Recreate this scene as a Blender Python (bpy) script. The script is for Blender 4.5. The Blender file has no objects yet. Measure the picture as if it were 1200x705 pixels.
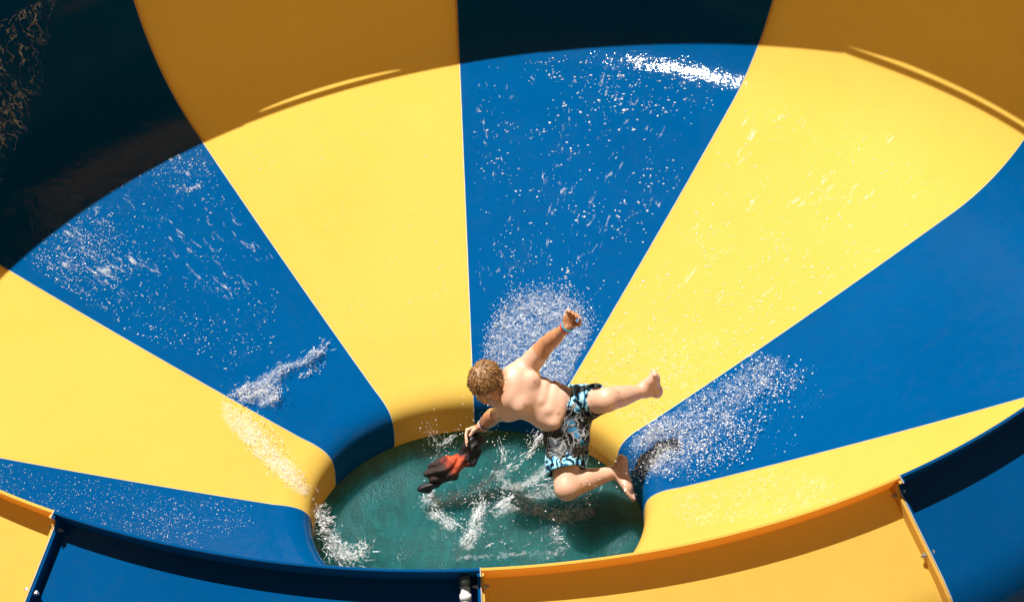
import bpy, bmesh, math, random
import numpy as np
from mathutils import Vector, Matrix
random.seed(7); RNG = np.random.default_rng(7)
SC = bpy.context.scene
COL = SC.collection
rad = math.radians

# ------------------------------------------------------------------ helpers
def link(name, me, mat=None, parent=None, smooth=True):
    o = bpy.data.objects.new(name, me); COL.objects.link(o)
    if mat is not None: me.materials.append(mat)
    if parent is not None: o.parent = parent
    if smooth:
        me.polygons.foreach_set('use_smooth', [True] * len(me.polygons))
    return o
def mesh(name, V, F):
    me = bpy.data.meshes.new(name)
    me.from_pydata([tuple(map(float, v)) for v in V], [], [tuple(map(int, f)) for f in F]); me.update()
    return me
def mesh_np(name, V, Q):
    """fast mesh from numpy arrays, all faces with the same number of corners"""
    me = bpy.data.meshes.new(name)
    V = np.ascontiguousarray(V, np.float32); Q = np.ascontiguousarray(Q, np.int32)
    k = Q.shape[1]
    me.vertices.add(len(V)); me.vertices.foreach_set('co', V.ravel())
    me.loops.add(Q.size); me.loops.foreach_set('vertex_index', Q.ravel())
    me.polygons.add(len(Q)); me.polygons.foreach_set('loop_start', np.arange(0, Q.size, k, dtype=np.int32))
    me.update(calc_edges=True); me.validate()
    return me
def empty(name, loc=(0, 0, 0)):
    o = bpy.data.objects.new(name, None); o.location = loc; o.empty_display_size = .1
    COL.objects.link(o); return o
def tag(o, label=None, cat=None, group=None, kind=None):
    if label: o['label'] = label
    if cat: o['category'] = cat
    if group: o['group'] = group
    if kind: o['kind'] = kind
    return o

# ------------------------------------------------------------------ materials
def mat(name):
    m = bpy.data.materials.new(name); m.use_nodes = True
    nt = m.node_tree; nt.nodes.clear()
    out = nt.nodes.new('ShaderNodeOutputMaterial')
    return m, nt, out
def N(nt, t, **kw):
    n = nt.nodes.new(t)
    for k, v in kw.items():
        if k in n.inputs.keys(): n.inputs[k].default_value = v
        else: setattr(n, k, v)
    return n
def principled(nt, **kw):
    b = nt.nodes.new('ShaderNodeBsdfPrincipled')
    for k, v in kw.items(): b.inputs[k].default_value = v
    return b
def ramp(nt, stops, interp='LINEAR'):
    r = nt.nodes.new('ShaderNodeValToRGB'); r.color_ramp.interpolation = interp
    while len(r.color_ramp.elements) < len(stops): r.color_ramp.elements.new(.5)
    for e, (p, c) in zip(r.color_ramp.elements, stops):
        e.position = p; e.color = c if len(c) == 4 else (*c, 1)
    return r
def mixc(nt, fac, a, b, mode='MIX'):
    m = nt.nodes.new('ShaderNodeMix'); m.data_type = 'RGBA'; m.blend_type = mode
    for s, v in ((0, fac), (6, a), (7, b)):
        if hasattr(v, 'is_output'): nt.links.new(v, m.inputs[s])
        else: m.inputs[s].default_value = v if s == 0 else (*v, 1) if len(v) == 3 else v
    return m.outputs[2]

def shell_material(name, base, base2, trans, coat_rough, bump=.25):
    """wet gel-coat of the fibreglass; the pale one lets some sunlight through"""
    m, nt, out = mat(name); L = nt.links.new
    tc = N(nt, 'ShaderNodeTexCoord')
    n1 = N(nt, 'ShaderNodeTexNoise', Scale=1.3, Detail=5.0, Roughness=.6); L(tc.outputs['Object'], n1.inputs['Vector'])
    n2 = N(nt, 'ShaderNodeTexNoise', Scale=26.0, Detail=3.0, Roughness=.55); L(tc.outputs['Object'], n2.inputs['Vector'])
    r1 = ramp(nt, [(.35, (0, 0, 0)), (.7, (1, 1, 1))]); L(n1.outputs['Fac'], r1.inputs['Fac'])
    c = mixc(nt, r1.outputs['Color'], base, base2)
    n3 = N(nt, 'ShaderNodeTexNoise', Scale=6.0, Detail=8.0, Roughness=.75, Distortion=1.5); L(tc.outputs['Object'], n3.inputs['Vector'])
    r3 = ramp(nt, [(.50, (0, 0, 0)), (.80, (.42, .42, .42))]); L(n3.outputs['Fac'], r3.inputs['Fac'])
    c = mixc(nt, r3.outputs['Color'], c, tuple(x * .82 + .012 for x in base2))
    # water film : slow ripples and fine ripples
    w = N(nt, 'ShaderNodeTexNoise', Scale=9.0, Detail=4.0, Roughness=.6, Distortion=.6); L(tc.outputs['Object'], w.inputs['Vector'])
    b1 = N(nt, 'ShaderNodeBump', Strength=bump, Distance=.01); L(w.outputs['Fac'], b1.inputs['Height'])
    fine = N(nt, 'ShaderNodeTexNoise', Scale=70.0, Detail=2.0, Roughness=.6); L(tc.outputs['Object'], fine.inputs['Vector'])
    b2 = N(nt, 'ShaderNodeBump', Strength=bump * .8, Distance=.0025); L(fine.outputs['Fac'], b2.inputs['Height']); L(b1.outputs['Normal'], b2.inputs['Normal'])
    p = principled(nt, Roughness=.38, IOR=1.45); L(c, p.inputs['Base Color'])
    p.inputs['Specular IOR Level'].default_value = .0
    p.inputs['Coat Weight'].default_value = .5; p.inputs['Coat Roughness'].default_value = coat_rough; p.inputs['Coat IOR'].default_value = 1.33
    L(b2.outputs['Normal'], p.inputs['Coat Normal'])
    b0 = N(nt, 'ShaderNodeBump', Strength=.05, Distance=.004); L(n2.outputs['Fac'], b0.inputs['Height']); L(b0.outputs['Normal'], p.inputs['Normal'])
    if trans:
        t = N(nt, 'ShaderNodeBsdfTranslucent'); t.inputs['Color'].default_value = (*trans[1], 1)
        mx = N(nt, 'ShaderNodeMixShader'); mx.inputs[0].default_value = trans[0]
        L(p.outputs[0], mx.inputs[1]); L(t.outputs[0], mx.inputs[2]); L(mx.outputs[0], out.inputs['Surface'])
    else: L(p.outputs[0], out.inputs['Surface'])
    return m
def plain(name, color, rough=.5, metal=0., noise=.12, scale=40., bump=.0):
    m, nt, out = mat(name); L = nt.links.new
    tc = N(nt, 'ShaderNodeTexCoord')
    n = N(nt, 'ShaderNodeTexNoise', Scale=scale, Detail=4.0); L(tc.outputs['Object'], n.inputs['Vector'])
    d = tuple(x * (1 - noise * 2) for x in color)
    c = mixc(nt, n.outputs['Fac'], d, color)
    p = principled(nt, Roughness=rough, Metallic=metal); L(c, p.inputs['Base Color'])
    if bump:
        b = N(nt, 'ShaderNodeBump', Strength=bump, Distance=.01); L(n.outputs['Fac'], b.inputs['Height']); L(b.outputs['Normal'], p.inputs['Normal'])
    L(p.outputs[0], out.inputs['Surface']); return m
def foam_material(name, opacity, white=(.93, .95, .97)):
    m, nt, out = mat(name); L = nt.links.new
    tc = N(nt, 'ShaderNodeTexCoord')
    n = N(nt, 'ShaderNodeTexNoise', Scale=60.0, Detail=4.0, Roughness=.65); L(tc.outputs['Object'], n.inputs['Vector'])
    r = ramp(nt, [(.36, (max(0, opacity - .45),) * 3), (.62, (min(1, opacity + .2),) * 3)]); L(n.outputs['Fac'], r.inputs['Fac'])
    b = N(nt, 'ShaderNodeBump', Strength=.5, Distance=.006); L(n.outputs['Fac'], b.inputs['Height'])
    p = principled(nt, Roughness=.12, IOR=1.33); p.inputs['Base Color'].default_value = (*white, 1); L(b.outputs['Normal'], p.inputs['Normal'])
    t = N(nt, 'ShaderNodeBsdfTransparent')
    mx = N(nt, 'ShaderNodeMixShader'); L(r.outputs['Color'], mx.inputs[0]); L(t.outputs[0], mx.inputs[1]); L(p.outputs[0], mx.inputs[2])
    L(mx.outputs[0], out.inputs['Surface']); return m

M = {}
M['yellow'] = shell_material('yellow_gelcoat', (.88, .590, .120), (.85, .56, .105), (.40, (1., .49, .05)), .05, .12)
M['blue'] = shell_material('blue_gelcoat', (.0, .066, .205), (.0, .058, .185), None, .05, .26)
M['sealant'] = plain('white_sealant', (.60, .57, .52), .6, 0, .3, 14.)
M['steel'] = plain('bolt_steel', (.62, .62, .62), .3, .9)
M['white_pipe'] = plain('white_pvc', (.8, .8, .78), .35)
M['grey_fitting'] = plain('grey_fitting', (.10, .12, .12), .4)
M['drop'] = foam_material('water_drops', .60)
M['foam'] = foam_material('foam', .50)
M['thin_foam'] = foam_material('thin_foam', .34)

# ------------------------------------------------------------------ bowl profile (radius, height), from the lip of the hole to the rim
def profile():
    rl, th0, kf, sf = .247, .254, .028, 2.051
    Rh = .85
    P = [(Rh + .012, -rl - .03)]
    for t in np.linspace(0, 1, 22):
        a = math.pi - t * (math.pi / 2 - th0)
        e_ = 2 / (2 + 2.2 * (1 - t) ** .8)                       # boxier roll towards the hole wall
        P.append((Rh + rl - rl * abs(math.cos(a)) ** e_ * (1 if math.cos(a) < 0 else -1), -rl + rl * math.sin(a) ** e_ if a < math.pi - 1e-6 else -rl))
    r, z = P[-1]; th = th0
    n = 60; ds = sf / n
    for i in range(n):
        th += kf * ds; r += ds * math.cos(th); z += ds * math.sin(th); P.append((r, z))
    kw = .956; n = 40; th1 = rad(71); ds = (th1 - th) / kw / n
    for i in range(n):
        th += kw * ds; r += ds * math.cos(th); z += ds * math.sin(th); P.append((r, z))
    rt_, zt_ = 3.402, 2.450            # opening of the turned-in top
    th2, rho = rad(141), .36           # outward-leaning wall, tight turn, straight slope back in to the opening
    ax, az_ = rho * (math.sin(th2) - math.sin(th1)), rho * (math.cos(th1) - math.cos(th2))
    L1, L2 = np.linalg.solve(np.array([[math.cos(th1), math.cos(th2)], [math.sin(th1), math.sin(th2)]]), np.array([rt_ - r - ax, zt_ - z - az_]))
    r0, z0 = r, z
    for i in range(1, 9): P.append((r0 + L1 * math.cos(th1) * i / 8, z0 + L1 * math.sin(th1) * i / 8))
    r0, z0 = P[-1]
    for i in range(1, 15):
        t = th1 + (th2 - th1) * i / 14; P.append((r0 + rho * (math.sin(t) - math.sin(th1)), z0 + rho * (math.cos(th1) - math.cos(t))))
    r0, z0 = P[-1]
    for i in range(1, 13): P.append((r0 + (rt_ - r0) * i / 12, z0 + (zt_ - z0) * i / 12))
    return np.array(P), 1 + 22 + 60 + 40
PR, I_VERT = profile()
seg = np.hypot(*np.diff(PR, axis=0).T); SS = np.concatenate([[0], np.cumsum(seg)])
TG = np.gradient(PR, SS, axis=0); TG /= np.linalg.norm(TG, axis=1)[:, None]
NI = np.stack([-TG[:, 1], TG[:, 0]], 1)      # inward / upward side of the shell
def s_of_r(r):                                # arc length on the floor part for a radius
    return np.interp(r, PR[8:I_VERT, 0], SS[8:I_VERT])
def at_s(s):
    return (np.interp(s, SS, PR[:, 0]), np.interp(s, SS, PR[:, 1]), np.interp(s, SS, NI[:, 0]), np.interp(s, SS, NI[:, 1]))
def pol(az, r, z):                            # azimuth in degrees from the +y direction, anticlockwise
    a = rad(90 + az); return (r * math.cos(a), r * math.sin(a), z)
def surf(az, s, h=0.):
    r, z, nr, nz = at_s(s)
    return np.array(pol(az, r + h * nr, z + h * nz)), np.array(pol(az, nr, 0)) + np.array((0, 0, nz))
RIM_T = np.array([3.402, 2.450])
FL = np.array([.057, .090]); FLH = float(np.hypot(*FL)); FLD = FL / FLH   # rim flange direction (out and up)
FLN = np.array([-FLD[1], FLD[0]])

# ------------------------------------------------------------------ the bowl slide
slide = tag(empty('bowl_slide', (0, 0, 0)), 'round fibreglass water slide bowl of alternating blue and yellow wedges around a central hole', 'water slide')

def ring(az0, az1, rows, n, close=False, skip=None):
    """surface of revolution between two azimuths from (r, z) rows; optional skip(i_row, i_az)"""
    V, F = [], []
    for (r, z) in rows:
        for j in range(n + 1): V.append(pol(az0 + (az1 - az0) * j / n, r, z))
    R = len(rows)
    for i in range(R - 1 + (1 if close else 0)):
        i2 = (i + 1) % R
        for j in range(n):
            if skip and skip(i, j): continue
            F.append((i * (n + 1) + j, i * (n + 1) + j + 1, i2 * (n + 1) + j + 1, i2 * (n + 1) + j))
    if close:
        F.append(tuple(i * (n + 1) for i in range(R))[::-1]); F.append(tuple(i * (n + 1) + n for i in range(R)))
    return V, F
# slot rows near the rim of the far yellow panels: a narrow gap under the flange that lets a line of sun through
def panel_rows(slot):
    rows = [tuple(p) for p in PR]
    if not slot: return rows, None
    S1, S2 = SS[-1] - .060, SS[-1] - .040
    keep = [p for p, s in zip(rows, SS) if s < S1 - .004]
    idx = len(keep)
    for s in (S1, S2, SS[-1] - .02, SS[-1]): keep.append((float(np.interp(s, SS, PR[:, 0])), float(np.interp(s, SS, PR[:, 1]))))
    return keep, idx
def box_between(name, A, B, up, w, h, m, parent):
    A, B, up = Vector(A), Vector(B), Vector(up)
    d = (B - A).normalized(); s = d.cross(up).normalized(); u = s.cross(d)
    V = [p + s * (w / 2 * a) + u * (h / 2 * b) for p in (A, B) for a, b in ((-1, -1), (1, -1), (1, 1), (-1, 1))]
    F = [(0, 1, 2, 3), (7, 6, 5, 4)] + [(i, i + 4, (i + 1) % 4 + 4, (i + 1) % 4) for i in range(4)]
    return link(name, mesh(name, V, F), m, parent, False)

def fin(az, side, m, parent):
    """joint flange standing on the outside of the shell along a panel edge; runs on up the rim flange"""
    t = .011; hgt = .05
    a0 = az + side * math.degrees(.0022 / 3.4); a1 = az + side * math.degrees((.0022 + t) / 3.4)
    inn, outr = [], []
    ss = np.concatenate([np.linspace(s_of_r(1.3), s_of_r(2.9), 12), np.linspace(s_of_r(2.9), SS[-1], 46)[1:]])
    for s in ss:
        r, z, nr, nz = at_s(s)
        inn.append((r - .0025 * nr, z - .0025 * nz)); outr.append((r - hgt * nr, z - hgt * nz))
    # up the back of the flange
    e = RIM_T + FLD * FLH - FLN * .013
    outr[-1] = tuple(np.array(outr[-1]) + FLD * .03)
    tip = RIM_T + FLD * FLH * .96
    inn.append(tuple(tip - FLN * .016)); outr.append(tuple(tip - FLN * .03))
    V, F = [], []
    for (p, q) in zip(inn, outr):
        V += [pol(a0, *p), pol(a0, *q), pol(a1, *q), pol(a1, *p)]
    n = len(inn)
    for i in range(n - 1):
        for k in range(4):
            F.append((4 * i + k, 4 * i + (k + 1) % 4, 4 * i + 4 + (k + 1) % 4, 4 * i + 4 + k))
    F += [(3, 2, 1, 0), (4 * n - 4, 4 * n - 3, 4 * n - 2, 4 * n - 1)]
    return link('joint_flange', mesh('joint_flange', V, F), m, parent, False)

def bolt_mesh():
    bm = bmesh.new()
    def cyl(r, x0, x1, n):
        a = [bm.verts.new((x0, r * math.cos(2 * math.pi * k / n), r * math.sin(2 * math.pi * k / n))) for k in range(n)]
        b = [bm.verts.new((x1, v.co.y, v.co.z)) for v in a]
        for k in range(n): bm.faces.new((a[k], a[(k + 1) % n], b[(k + 1) % n], b[k]))
        bm.faces.new(a[::-1]); bm.faces.new(b)
    cyl(.0055, -.034, .034, 8); cyl(.014, .0135, .0165, 14); cyl(.014, -.0165, -.0135, 14)
    cyl(.0105, .0167, .026, 6); cyl(.0105, -.026, -.0167, 6)
    bmesh.ops.recalc_face_normals(bm, faces=bm.faces)
    me = bpy.data.meshes.new('bolt'); bm.to_mesh(me); bm.free(); return me
BOLT = bolt_mesh(); BOLT.materials.append(M['steel'])

panels = []; S_BACK = SS[-1] - .064
for k in range(12):
    az1, az0 = -30 * k, -30 * (k + 1)
    isb = k % 2 == 0; m = M['blue'] if isb else M['yellow']
    slot = k in (1, 11)
    rows, idx = panel_rows(slot)
    nseg = 60
    rng = range(10, 59) if k == 1 else range(27, 56)
    V, F = ring(az0, az1, rows, nseg, False, (lambda i, j: i == idx and j in rng) if slot else None)
    if slot:                                 # the gap narrows to nothing at its ends
        for j in range(nseg + 1):
            u = (j - rng[0]) / (rng[-1] + 1 - rng[0]); u = min(max(u, 0), 1)
            tp = min(1, 4 * (1 - u)) if k == 1 else math.sin(math.pi * u) ** .6
            sj = SS[-1] - .040 - .020 * (.05 + .95 * tp); a = az0 + (az1 - az0) * j / nseg
            V[idx * (nseg + 1) + j] = pol(a, float(np.interp(sj, SS, PR[:, 0])), float(np.interp(sj, SS, PR[:, 1])))
    if k == 1:                               # unseen edge extended inwards towards its right end, shaped for its shadow line
        nr_ = len(rows)
        for i_ in range(idx, nr_):
            for j in range(nseg + 1):
                a = az0 + (az1 - az0) * j / nseg; d_ = .13 * (max(0, -30 - a) / 21) ** .85
                v_ = V[i_ * (nseg + 1) + j]; rr0 = math.hypot(v_[0], v_[1])
                V[i_ * (nseg + 1) + j] = pol(a, rr0 - d_, v_[2] + .25 * d_)
    name = 'blue_wedge' if isb else 'yellow_wedge'
    p = link(name, mesh(name, V, F), m, slide)
    panels.append(p)
    # rim flange : solid strip standing out of the edge
    e = math.degrees(.0022 / 3.4)
    prof = [RIM_T - FLN * .001, RIM_T + FLD * FLH - FLN * .001, RIM_T + FLD * FLH - FLN * .012, RIM_T - FLN * .012 + FLD * .012]
    prof = [RIM_T + FLN * .004, RIM_T + FLD * (FLH - .004) + FLN * .004, RIM_T + FLD * FLH + FLN * .001, RIM_T + FLD * FLH - FLN * .008,
            RIM_T + FLD * (FLH - .004) - FLN * .011, RIM_T + FLD * .004 - FLN * .011]
    if slot:                                 # here the flange is set back behind the gap
        back = np.array((np.interp(S_BACK, SS, PR[:, 0]), np.interp(S_BACK, SS, PR[:, 1]))) - RIM_T
        prof = [q + back for q in prof]
    V, F = ring(az0 + e, az1 - e, [tuple(q) for q in prof], 48, True)
    link('rim_flange', mesh('rim_flange', V, F), m, p, False)
    fin(az1, -1, m, p); fin(az0, 1, m, p)
    # pale sealant line on the inside of the joint at az1
    V, F = [], []
    ss = np.concatenate([np.linspace(.02, .6, 24), np.linspace(.6, SS[-1] - .001, 90)[1:]])
    for s in ss:
        r, z, nr, nz = at_s(s); w = math.degrees(.0021 / r)
        for a, h in ((-w, .0012), (0, .0026), (w, .0012)): V.append(pol(az1 + a, r + h * nr, z + h * nz))
    for i in range(len(ss) - 1):
        for c in (0, 1): F.append((3 * i + c, 3 * i + c + 1, 3 * i + 4 + c, 3 * i + 3 + c))
    link('joint_sealant', mesh('joint_sealant', V, F), M['sealant'], p)
    # gasket between the two joint flanges, a touch proud of them
    w = math.degrees(.002 / 3.4); V, F = [], []
    gs = np.linspace(s_of_r(1.3), SS[-1], 50); pr_ = [at_s(s) for s in gs]
    gi = [(r - .001 * nr, z - .001 * nz) for r, z, nr, nz in pr_]; go = [(r - .055 * nr, z - .055 * nz) for r, z, nr, nz in pr_]
    tip = RIM_T + FLD * (FLH + .003)
    gi.append(tuple(tip + FLN * .005)); go.append(tuple(tip - FLN * .034))
    for a, b in zip(gi, go): V += [pol(az1 - w, *a), pol(az1 - w, *b), pol(az1 + w, *b), pol(az1 + w, *a)]
    n = len(gi)
    for i in range(n - 1):
        for c in range(4): F.append((4 * i + c, 4 * i + (c + 1) % 4, 4 * i + 4 + (c + 1) % 4, 4 * i + 4 + c))
    F += [(3, 2, 1, 0), (4 * n - 4, 4 * n - 3, 4 * n - 2, 4 * n - 1)]
    link('joint_gasket', mesh('joint_gasket', V, F), M['sealant'], p, False)
    if -az1 in (150, 180, 210):
        for q in range(4):
            s = SS[-1] - .045 - .275 * q
            r, z, nr, nz = at_s(s); c = Vector(pol(az1, r - .029 * nr, z - .029 * nz))
            b = bpy.data.objects.new('bolt', BOLT); COL.objects.link(b); b.parent = p
            b.location = c; b.rotation_euler = (.4 * q, 0, rad(90 + az1 + 90))
    # labels of the wedges that look different from the rest
for k, lab in {0: 'blue wedge behind the boy with sun glitter on it', 10: 'blue wedge on the left crossed by a white splash crest', 2: 'blue wedge on the right under a fan of spray', 11: 'yellow wedge left of the middle blue wedge', 1: 'broad yellow wedge behind the raised leg'}.items():
    panels[k]['label'] = lab

# ------------------------------------------------------------------ white water pipe on the near outside
def tube(name, pts, rr, m, parent=None, n=16):
    pts = [Vector(p) for p in pts]; V, F = [], []
    prev = None
    for i, p in enumerate(pts):
        d = (pts[min(i + 1, len(pts) - 1)] - pts[max(i - 1, 0)]).normalized()
        s = d.cross(Vector((1, 0, 0)) if abs(d.x) < .9 else Vector((0, 1, 0))).normalized() if prev is None else (prev - d * prev.dot(d)).normalized()
        prev = s; u = d.cross(s); r = rr[i] if hasattr(rr, '__len__') else rr
        for k in range(n):
            a = 2 * math.pi * k / n; V.append(p + s * (r * math.cos(a)) + u * (r * math.sin(a)))
    for i in range(len(pts) - 1):
        for k in range(n): F.append((i * n + k, i * n + (k + 1) % n, (i + 1) * n + (k + 1) % n, (i + 1) * n + k))
    F += [tuple(range(n))[::-1], tuple(range((len(pts) - 1) * n, len(pts) * n))]
    return link(name, mesh(name, V, F), m, parent)
AZP = 178.95
pipe = tag(empty('water_pipe', pol(AZP, 3.5, 2.4)), 'slim white water pipe with dark grey elbow beside the front joint of the bowl rim', 'pipe')
bpy.context.view_layer.update()
def wp(o, pts):
    b = o.location; return [Vector(p) - b for p in pts]
pp = []
for s in np.linspace(SS[-1] - .022, SS[-1] - 2.2, 80):
    r, z, nr, nz = at_s(s); pp.append(pol(AZP, r - .034 * nr, z - .034 * nz))
tube('pipe_run', wp(pipe, pp), .020, M['white_pipe'], pipe)
q0 = Vector(pp[0]); q1 = Vector(pp[1]); q_ = q0 + (q0 - q1).normalized() * .008
tube('elbow', wp(pipe, [q1, q0, q_, pol(AZP, *(RIM_T + FLD * .060 - FLN * .034)), pol(AZP, *(RIM_T + FLD * .066 - FLN * .012))]), [.0235, .025, .025, .022, .020], M['grey_fitting'], pipe)
tube('collar', wp(pipe, [Vector(pp[2]), Vector(pp[3])]), [.024, .024], M['white_pipe'], pipe)

# ------------------------------------------------------------------ implicit surfaces (smooth unions of simple solids, meshed by surface nets)
class Field:
    def __init__(s, lo, hi, h):
        s.lo = np.array(lo, float); s.h = h
        s.n = np.ceil((np.array(hi) - s.lo) / h).astype(int) + 1
        s.F = np.full(s.n, 1.0, np.float32)
    def win(s, lo, hi):
        a = np.clip(np.floor((np.array(lo) - s.lo) / s.h).astype(int), 0, s.n); b = np.clip(np.ceil((np.array(hi) - s.lo) / s.h).astype(int) + 1, 0, s.n)
        sl = tuple(slice(int(x), int(y)) for x, y in zip(a, b))
        g = np.meshgrid(*[s.lo[i] + s.h * np.arange(a[i], b[i]) for i in range(3)], indexing='ij')
        return sl, np.stack(g, -1)
    def put(s, sl, d, k):
        F = s.F[sl]
        if k > 0:
            hh = np.maximum(k - np.abs(F - d), 0) / k
            s.F[sl] = np.minimum(F, d) - hh * hh * k * .25
        else: s.F[sl] = np.minimum(F, d)
    def cut(s, sl, d, k):
        F = s.F[sl]; d = -d
        hh = np.maximum(k - np.abs(F - d), 0) / max(k, 1e-6)
        s.F[sl] = np.maximum(F, d) + hh * hh * k * .25
    def cone(s, a, b, ra, rb, k=.02, cut=False):
        a, b = np.array(a, float), np.array(b, float); R = max(ra, rb) + k * 1.2 + .02
        sl, P = s.win(np.minimum(a, b) - R, np.maximum(a, b) + R)
        if 0 in P.shape: return
        d = b - a; t = np.clip(((P - a) @ d) / (d @ d + 1e-12), 0, 1)
        v = np.linalg.norm(P - a - t[..., None] * d, axis=-1) - (ra + (rb - ra) * t)
        (s.cut if cut else s.put)(sl, v.astype(np.float32), k)
    def ell(s, c, rads, axes=None, k=.02, cut=False):
        c = np.array(c, float); R = max(rads) + k * 1.2 + .02
        sl, P = s.win(c - R, c + R)
        if 0 in P.shape: return
        q = P - c
        if axes is not None: q = q @ np.array(axes, float).T
        rads = np.array(rads, float)
        k0 = np.linalg.norm(q / rads, axis=-1); k1 = np.linalg.norm(q / rads ** 2, axis=-1)
        v = np.where(k1 > 1e-6, k0 * (k0 - 1) / np.maximum(k1, 1e-6), -min(rads))
        (s.cut if cut else s.put)(sl, v.astype(np.float32), k)
    def half(s, p, n):                      # keep the side against n
        sl, P = s.win(s.lo - 1, s.lo + s.n * s.h + 1)
        n = np.array(n, float); n /= np.linalg.norm(n)
        s.F = np.maximum(s.F, ((P - np.array(p)) @ n).astype(np.float32))
    def net(s):
        F = s.F; F[0], F[-1], F[:, 0], F[:, -1], F[:, :, 0], F[:, :, -1] = (1.,) * 6
        ins = F < 0
        c = [(i, j, k) for i in (0, 1) for j in (0, 1) for k in (0, 1)]
        sh = tuple(x - 1 for x in F.shape)
        def off(A, o): return A[o[0]:o[0] + sh[0], o[1]:o[1] + sh[1], o[2]:o[2] + sh[2]]
        cnt = sum(off(ins, o).astype(np.int8) for o in c)
        act = (cnt > 0) & (cnt < 8)
        ix = np.argwhere(act); idm = np.full(sh, -1, np.int32); idm[act] = np.arange(len(ix))
        acc = np.zeros((len(ix), 3)); num = np.zeros(len(ix))
        for ax in range(3):
            for o in c:
                if o[ax]: continue
                o2 = list(o); o2[ax] = 1
                f0 = F[tuple((ix + o).T)]; f1 = F[tuple((ix + o2).T)]
                x = (f0 < 0) != (f1 < 0)
                t = np.where(x, f0 / np.where(f0 == f1, 1, f0 - f1), 0)
                pos = np.array(o, float) + np.zeros((len(ix), 3)); pos[:, ax] += t
                acc += pos * x[:, None]; num += x
        V = s.lo + s.h * (ix + acc / num[:, None])
        Q = []
        for ax in range(3):
            u, v = (ax + 1) % 3, (ax + 2) % 3
            A = [slice(1, -1)] * 3; A[ax] = slice(0, -1); B = [slice(1, -1)] * 3; B[ax] = slice(1, None)
            a, b = ins[tuple(A)], ins[tuple(B)]
            e = np.argwhere(a != b); w = a[a != b]
            base = e.copy(); base[:, u] += 1; base[:, v] += 1
            du = np.zeros(3, int); du[u] = 1; dv = np.zeros(3, int); dv[v] = 1
            q = np.stack([idm[tuple((base - du - dv).T)], idm[tuple((base - dv).T)], idm[tuple(base.T)], idm[tuple((base - du).T)]], 1)
            q[~w] = q[~w][:, ::-1]; Q.append(q)
        return V, np.concatenate(Q)

# ------------------------------------------------------------------ the boy
# pose frame: his limbs are laid out in a frame leaning back over the hole (x across, y along the lean, z towards the open side)
BODY = Matrix(((.99910, .04088, -.01095, .37058), (-.03352, .60623, -.79458, .35145), (-.02585, .79424, .60706, .25397), (0, 0, 0, 1)))
PELV = np.array((.115, -.035, -.06)); NECK = np.array((-.205, .125, .05))
A = np.array((-.83, .425, .36)); A /= np.linalg.norm(A)
W = np.array((.387, .897, -.168)); W -= A * (A @ W); W /= np.linalg.norm(W)
NN = np.cross(W, A)
TA = np.array([A, W, NN])
shL = np.array((-.110, .205, .015)); elL = np.array((.0, .335, .12)); wrL = np.array((.100, .425, .27))
shR = np.array((-.196, .0, .03)); elR = np.array((-.272, -.035, -.12)); wrR = np.array((-.328, -.092, -.25))
hipL = np.array((.150, .036, -.065)); hipR = np.array((.088, -.105, -.045))
knL = np.array((.305, .056, .16)); anL = np.array((.505, .098, .0))
knR = np.array((.105, -.400, .06)); anR = np.array((.372, -.312, -.07))
U = np.array((-.46, .48, .745)); U /= np.linalg.norm(U)
Fc = np.array((-.22, -.84, .40)); Fc -= U * (U @ Fc); Fc /= np.linalg.norm(Fc)
Sd = np.cross(U, Fc); HA = np.array([Sd, Fc, U])          # side, face, crown
HC = np.array((-.305, .140, .115))

def hand(B, w, d, pn, curl, spread=.12, tuck=.6, size=1.):
    """palm, four unequal bent fingers and a thumb; w wrist, d pointing direction, pn palm normal"""
    d = d / np.linalg.norm(d); pn = pn - d * (d @ pn); pn /= np.linalg.norm(pn); sd = np.cross(d, pn)
    z = size
    B.ell(w + d * .045 * z, (.046 * z, .036 * z, .017 * z), np.array([d, sd, pn]), .014)
    for i, (o, ln) in enumerate(((-.027, .052), (-.009, .062), (.009, .066), (.027, .058))):
        p = w + d * .078 * z + sd * o * z - pn * .003
        dirn = d + sd * (o * spread * 20); dirn /= np.linalg.norm(dirn); ang = curl * (.8 + .1 * i)
        r = .0088 * z
        for f in (.45, .32, .26):
            dirn = dirn * math.cos(ang) + pn * math.sin(ang) * 1.0; dirn /= np.linalg.norm(dirn)
            q = p + dirn * ln * f * 1.25 * z
            B.cone(p, q, r, r * .92, .004); p = q; r *= .92
    t0 = w + d * .022 * z + sd * .026 * z + pn * .008
    t1 = t0 + (d * .55 + sd * .75 + pn * tuck * .5) * .034 * z; t2 = t1 + (d * .9 + sd * (.35 - tuck * .6) + pn * tuck * .6) * .03 * z
    B.cone(t0, t1, .0135 * z, .0105 * z, .008); B.cone(t1, t2, .0105 * z, .0085 * z, .004)

def foot(B, an, heel, toe, sole):
    """heel, arch, ball and five toes; sole is the direction the sole looks"""
    an, heel, toe = map(np.array, (an, heel, toe)); d = toe - heel; L_ = np.linalg.norm(d); d = d / L_
    sole = sole - d * (d @ sole); sole /= np.linalg.norm(sole); sd = np.cross(d, sole)
    B.cone(an, heel + d * .02, .033, .030, .02)
    B.ell(heel + d * .012, (.036, .030, .028), np.array([d, sd, sole]), .015)
    B.cone(an + d * .02, heel + d * L_ * .68 - sole * .004, .032, .026, .03)
    B.ell(heel + d * L_ * .38, (L_ * .34, .030, .023), np.array([d, sd, sole]), .02)
    B.ell(heel + d * L_ * .70 + sole * .002, (.040, .040, .019), np.array([d, sd, sole]), .02)
    for i, o in enumerate((-.030, -.014, .001, .015, .028)):
        r = (.0125, .0098, .0093, .0088, .0082)[i]; f = (1.0, .99, .96, .92, .87)[i]
        p = heel + d * L_ * .80 + sd * o; q = heel + d * (L_ * f - r * .6) + sd * o * 1.08
        B.cone(p, q, r * .95, r, .005)

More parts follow.
